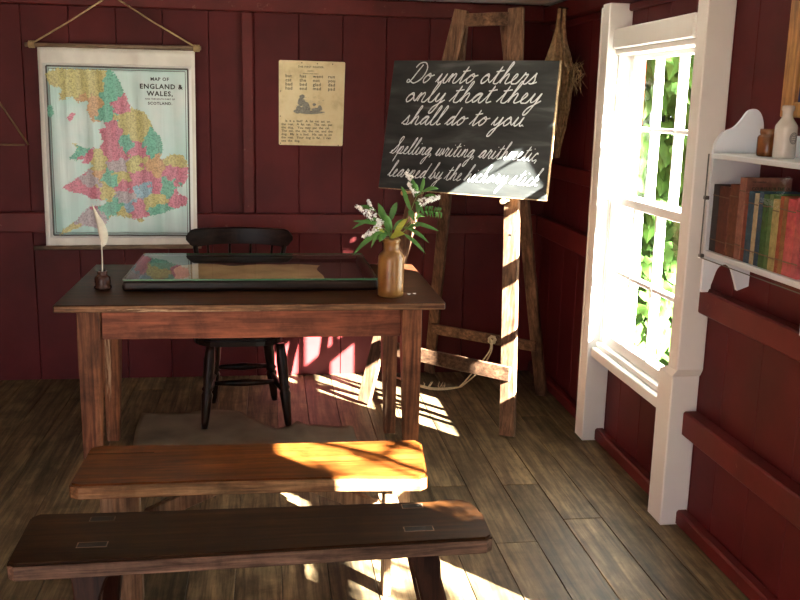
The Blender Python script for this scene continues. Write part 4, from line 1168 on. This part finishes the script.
BK = [(711.5, 717.5, 184, .11, bc('slate', (.035, .035, .038)), 'thin dark grey book at the far left end of the shelf'),
 (717.5, 728, 186, .12, bc('darkred', (.10, .028, .016), (.20, .08, .05)), 'dark red-brown book next to the thin grey one'),
 (728, 737, 184, .12, bc('brown', (.13, .045, .022)), 'brown book left of the tall book with a lettered cover'),
 (737, 743.5, 177, .145, bc('tallbrown', (.27, .12, .085), (.50, .36, .24)), 'tall faded brown book, tallest on the shelf, lettered cover showing above its neighbours'),
 (743.5, 747, 193, .10, bc('rust', (.20, .055, .035)), 'thin rust-red book right against the tall brown book'),
 (747, 753, 191, .11, bc('blue', (.035, .09, .14)), 'dull blue book left of the narrow cream one'),
 (753, 757.5, 193, .10, bc('cream', (.40, .32, .20)), 'narrow cream speckled book between two blue ones'),
 (757.5, 762, 191, .115, bc('navy', (.025, .06, .11)), 'dark blue book right of the narrow cream one'),
 (762, 768, 194, .11, bc('green', (.045, .11, .03)), 'dark green book right of the dark blue one'),
 (768, 772, 194, .11, bc('moss', (.08, .15, .05)), 'moss green book left of the yellow-buff one'),
 (772, 779, 199, .105, bc('buff', (.36, .29, .12)), 'yellow-buff book in the right half of the shelf'),
 (779, 782.5, 196, .11, bc('orange', (.30, .07, .035)), 'thin orange-red book right of the yellow-buff one'),
 (782.5, 787, 197, .115, bc('tawny', (.24, .11, .04)), 'tawny brown book left of the pink-red one'),
 (787, 796, 199, .115, bc('pink', (.48, .075, .09)), 'wide pink-red book with a flat spine near the photo edge'),
 (796, 803, 198, .115, bc('rose', (.42, .08, .10)), 'rose red book at the right edge of the photo')]
prev = None
for (pa, pb, pt, dp, cov, lab) in BK:
    ya, yb = yat(pa)-.0004, yat(pb)+.0004
    zt = atX((pa+pb)/2, pt, SPX).z
    bk = book(lab, ya, yb, zt, dp, cov)
    if pt == 177:
        yc = min(ya, yb); z_ = zt
        bm = B()
        def xf(c): return V((SPX+.018+c.x, yc-.0004-c.z, zt-.036+c.y))
        text_into(bm, 'COURSE FOR THE OLD', .013, xf, .0002)
        def xf(c): return V((SPX+.018+c.x, yc-.0004-c.z, zt-.014+c.y))
        text_into(bm, 'THE READING', .007, xf, .0002)
        part('cover_lettering', bm, M['black'], bk)
# jars on the shelf
JB = V((1.475, 2.638, 1.4196)); JK = 1.25
bm = B(); lathe(bm, JB, [(r_*JK, z_*1.15) for r_, z_ in [(.021, 0), (.0245, .003), (.025, .012), (.025, .048), (.023, .053), (.019, .056), (.0205, .060), (.0205, .070), (.0175, .0705), (.016, .05), (.005, .02)]], 28)
o = part('small_jar', bm, M['brownjar'], loc=JB); setp(o, 'small shiny brown glazed jar on the wall shelf', 'jar')
SB = V((1.475, 2.545, 1.4196))
ST = thing('stoneware_bottle', 'cream stoneware bottle with a grey stamp on the wall shelf', 'bottle', tuple(SB))
bm = B(); lathe(bm, SB, [(r_*.86, z_) for r_, z_ in [(.033, 0), (.0355, .003), (.036, .010), (.036, .088), (.0345, .094), (.027, .104), (.019, .114), (.017, .122), (.0175, .134), (.0205, .137), (.0205, .147), (.018, .150), (.013, .1495), (.011, .11), (.004, .10)]], 36); part('body', bm, M['paleb'], ST)
bm = B()
for rr, w in ((.0125, .0013), (.009, .0009)):
    pts = []
    for k in range(25):
        a = 2*PI*k/24; ang = -PI*.41 + rr*math.cos(a)/.0313
        pts.append(SB + V((.0313*math.cos(ang), .0313*math.sin(ang), .058+rr*1.25*math.sin(a))))
    tube(bm, pts, w, 5, False)
for k in range(3):
    pts = []
    for t in range(7):
        ang = -PI*.41 + (-.006+.012*t/6)/.0313
        pts.append(SB + V((.0313*math.cos(ang), .0313*math.sin(ang), .052+.006*k)))
    tube(bm, pts, .0011, 5, False)
part('stamp', bm, M['stamp'], ST)
# framed picture on the right wall
FR = thing('framed_picture', 'blue picture in a honey-coloured wooden frame above the shelf', 'picture', (1.555, 2.40, 1.54))
fy1, fy0, fz0, fz1 = 2.705, 2.10, 1.535, 1.955; fw = .068; fx = 1.540
for lo, hi in (((fx, fy1-fw, fz0), (1.5685, fy1, fz1)), ((fx, fy0, fz0), (1.5685, fy0+fw, fz1)), ((fx, fy0+fw+.0005, fz0), (1.5685, fy1-fw-.0005, fz0+.045)), ((fx, fy0+fw+.0005, fz1-.045), (1.5685, fy1-fw-.0005, fz1))):
    bm = B(); box(bm, lo, hi, .004); part('frame_rail', bm, M['goldwood'], FR)
bm = B(); box(bm, (1.556, fy0+fw+.0005, fz0+.0455), (1.566, fy1-fw-.0005, fz1-.0455)); part('picture_sheet', bm, M['blue'], FR)

# ------------------------------------------------------------------ light
w = bpy.data.worlds.new('World'); scene.world = w; w.use_nodes = True
bg = w.node_tree.nodes['Background']; bg.inputs[0].default_value = (.88, .97, 1.10, 1); bg.inputs[1].default_value = 2.2
sd = bpy.data.lights.new('sun', 'SUN'); sd.energy = 125; sd.angle = math.radians(.6); sd.color = (1, .95, .86)
so = bpy.data.objects.new('sun', sd); COL.objects.link(so)
so.rotation_euler = SUN.to_track_quat('-Z', 'Y').to_euler(); so.location = (5, -4, 6)
def portal(name, loc, direction, sx, sy):
    l = bpy.data.lights.new(name, 'AREA'); l.shape = 'RECTANGLE'; l.size = sx; l.size_y = sy; l.cycles.is_portal = True
    o = bpy.data.objects.new(name, l); COL.objects.link(o); o.location = loc
    o.rotation_euler = V(direction).to_track_quat('-Z', 'Z').to_euler()
for y0, y1 in WINS: portal('window_portal', (WX+WT+.06, (y0+y1)/2, 1.13), (-1, 0, 0), y1-y0, 1.3)
portal('door_portal', ((DX0+DX1)/2, WF-.07, 1.0), (0, 1, 0), DX1-DX0, 2.1)

scene.view_settings.view_transform = 'Standard'; scene.view_settings.look = 'None'
scene.view_settings.gamma = 1; scene.view_settings.exposure = 1.43
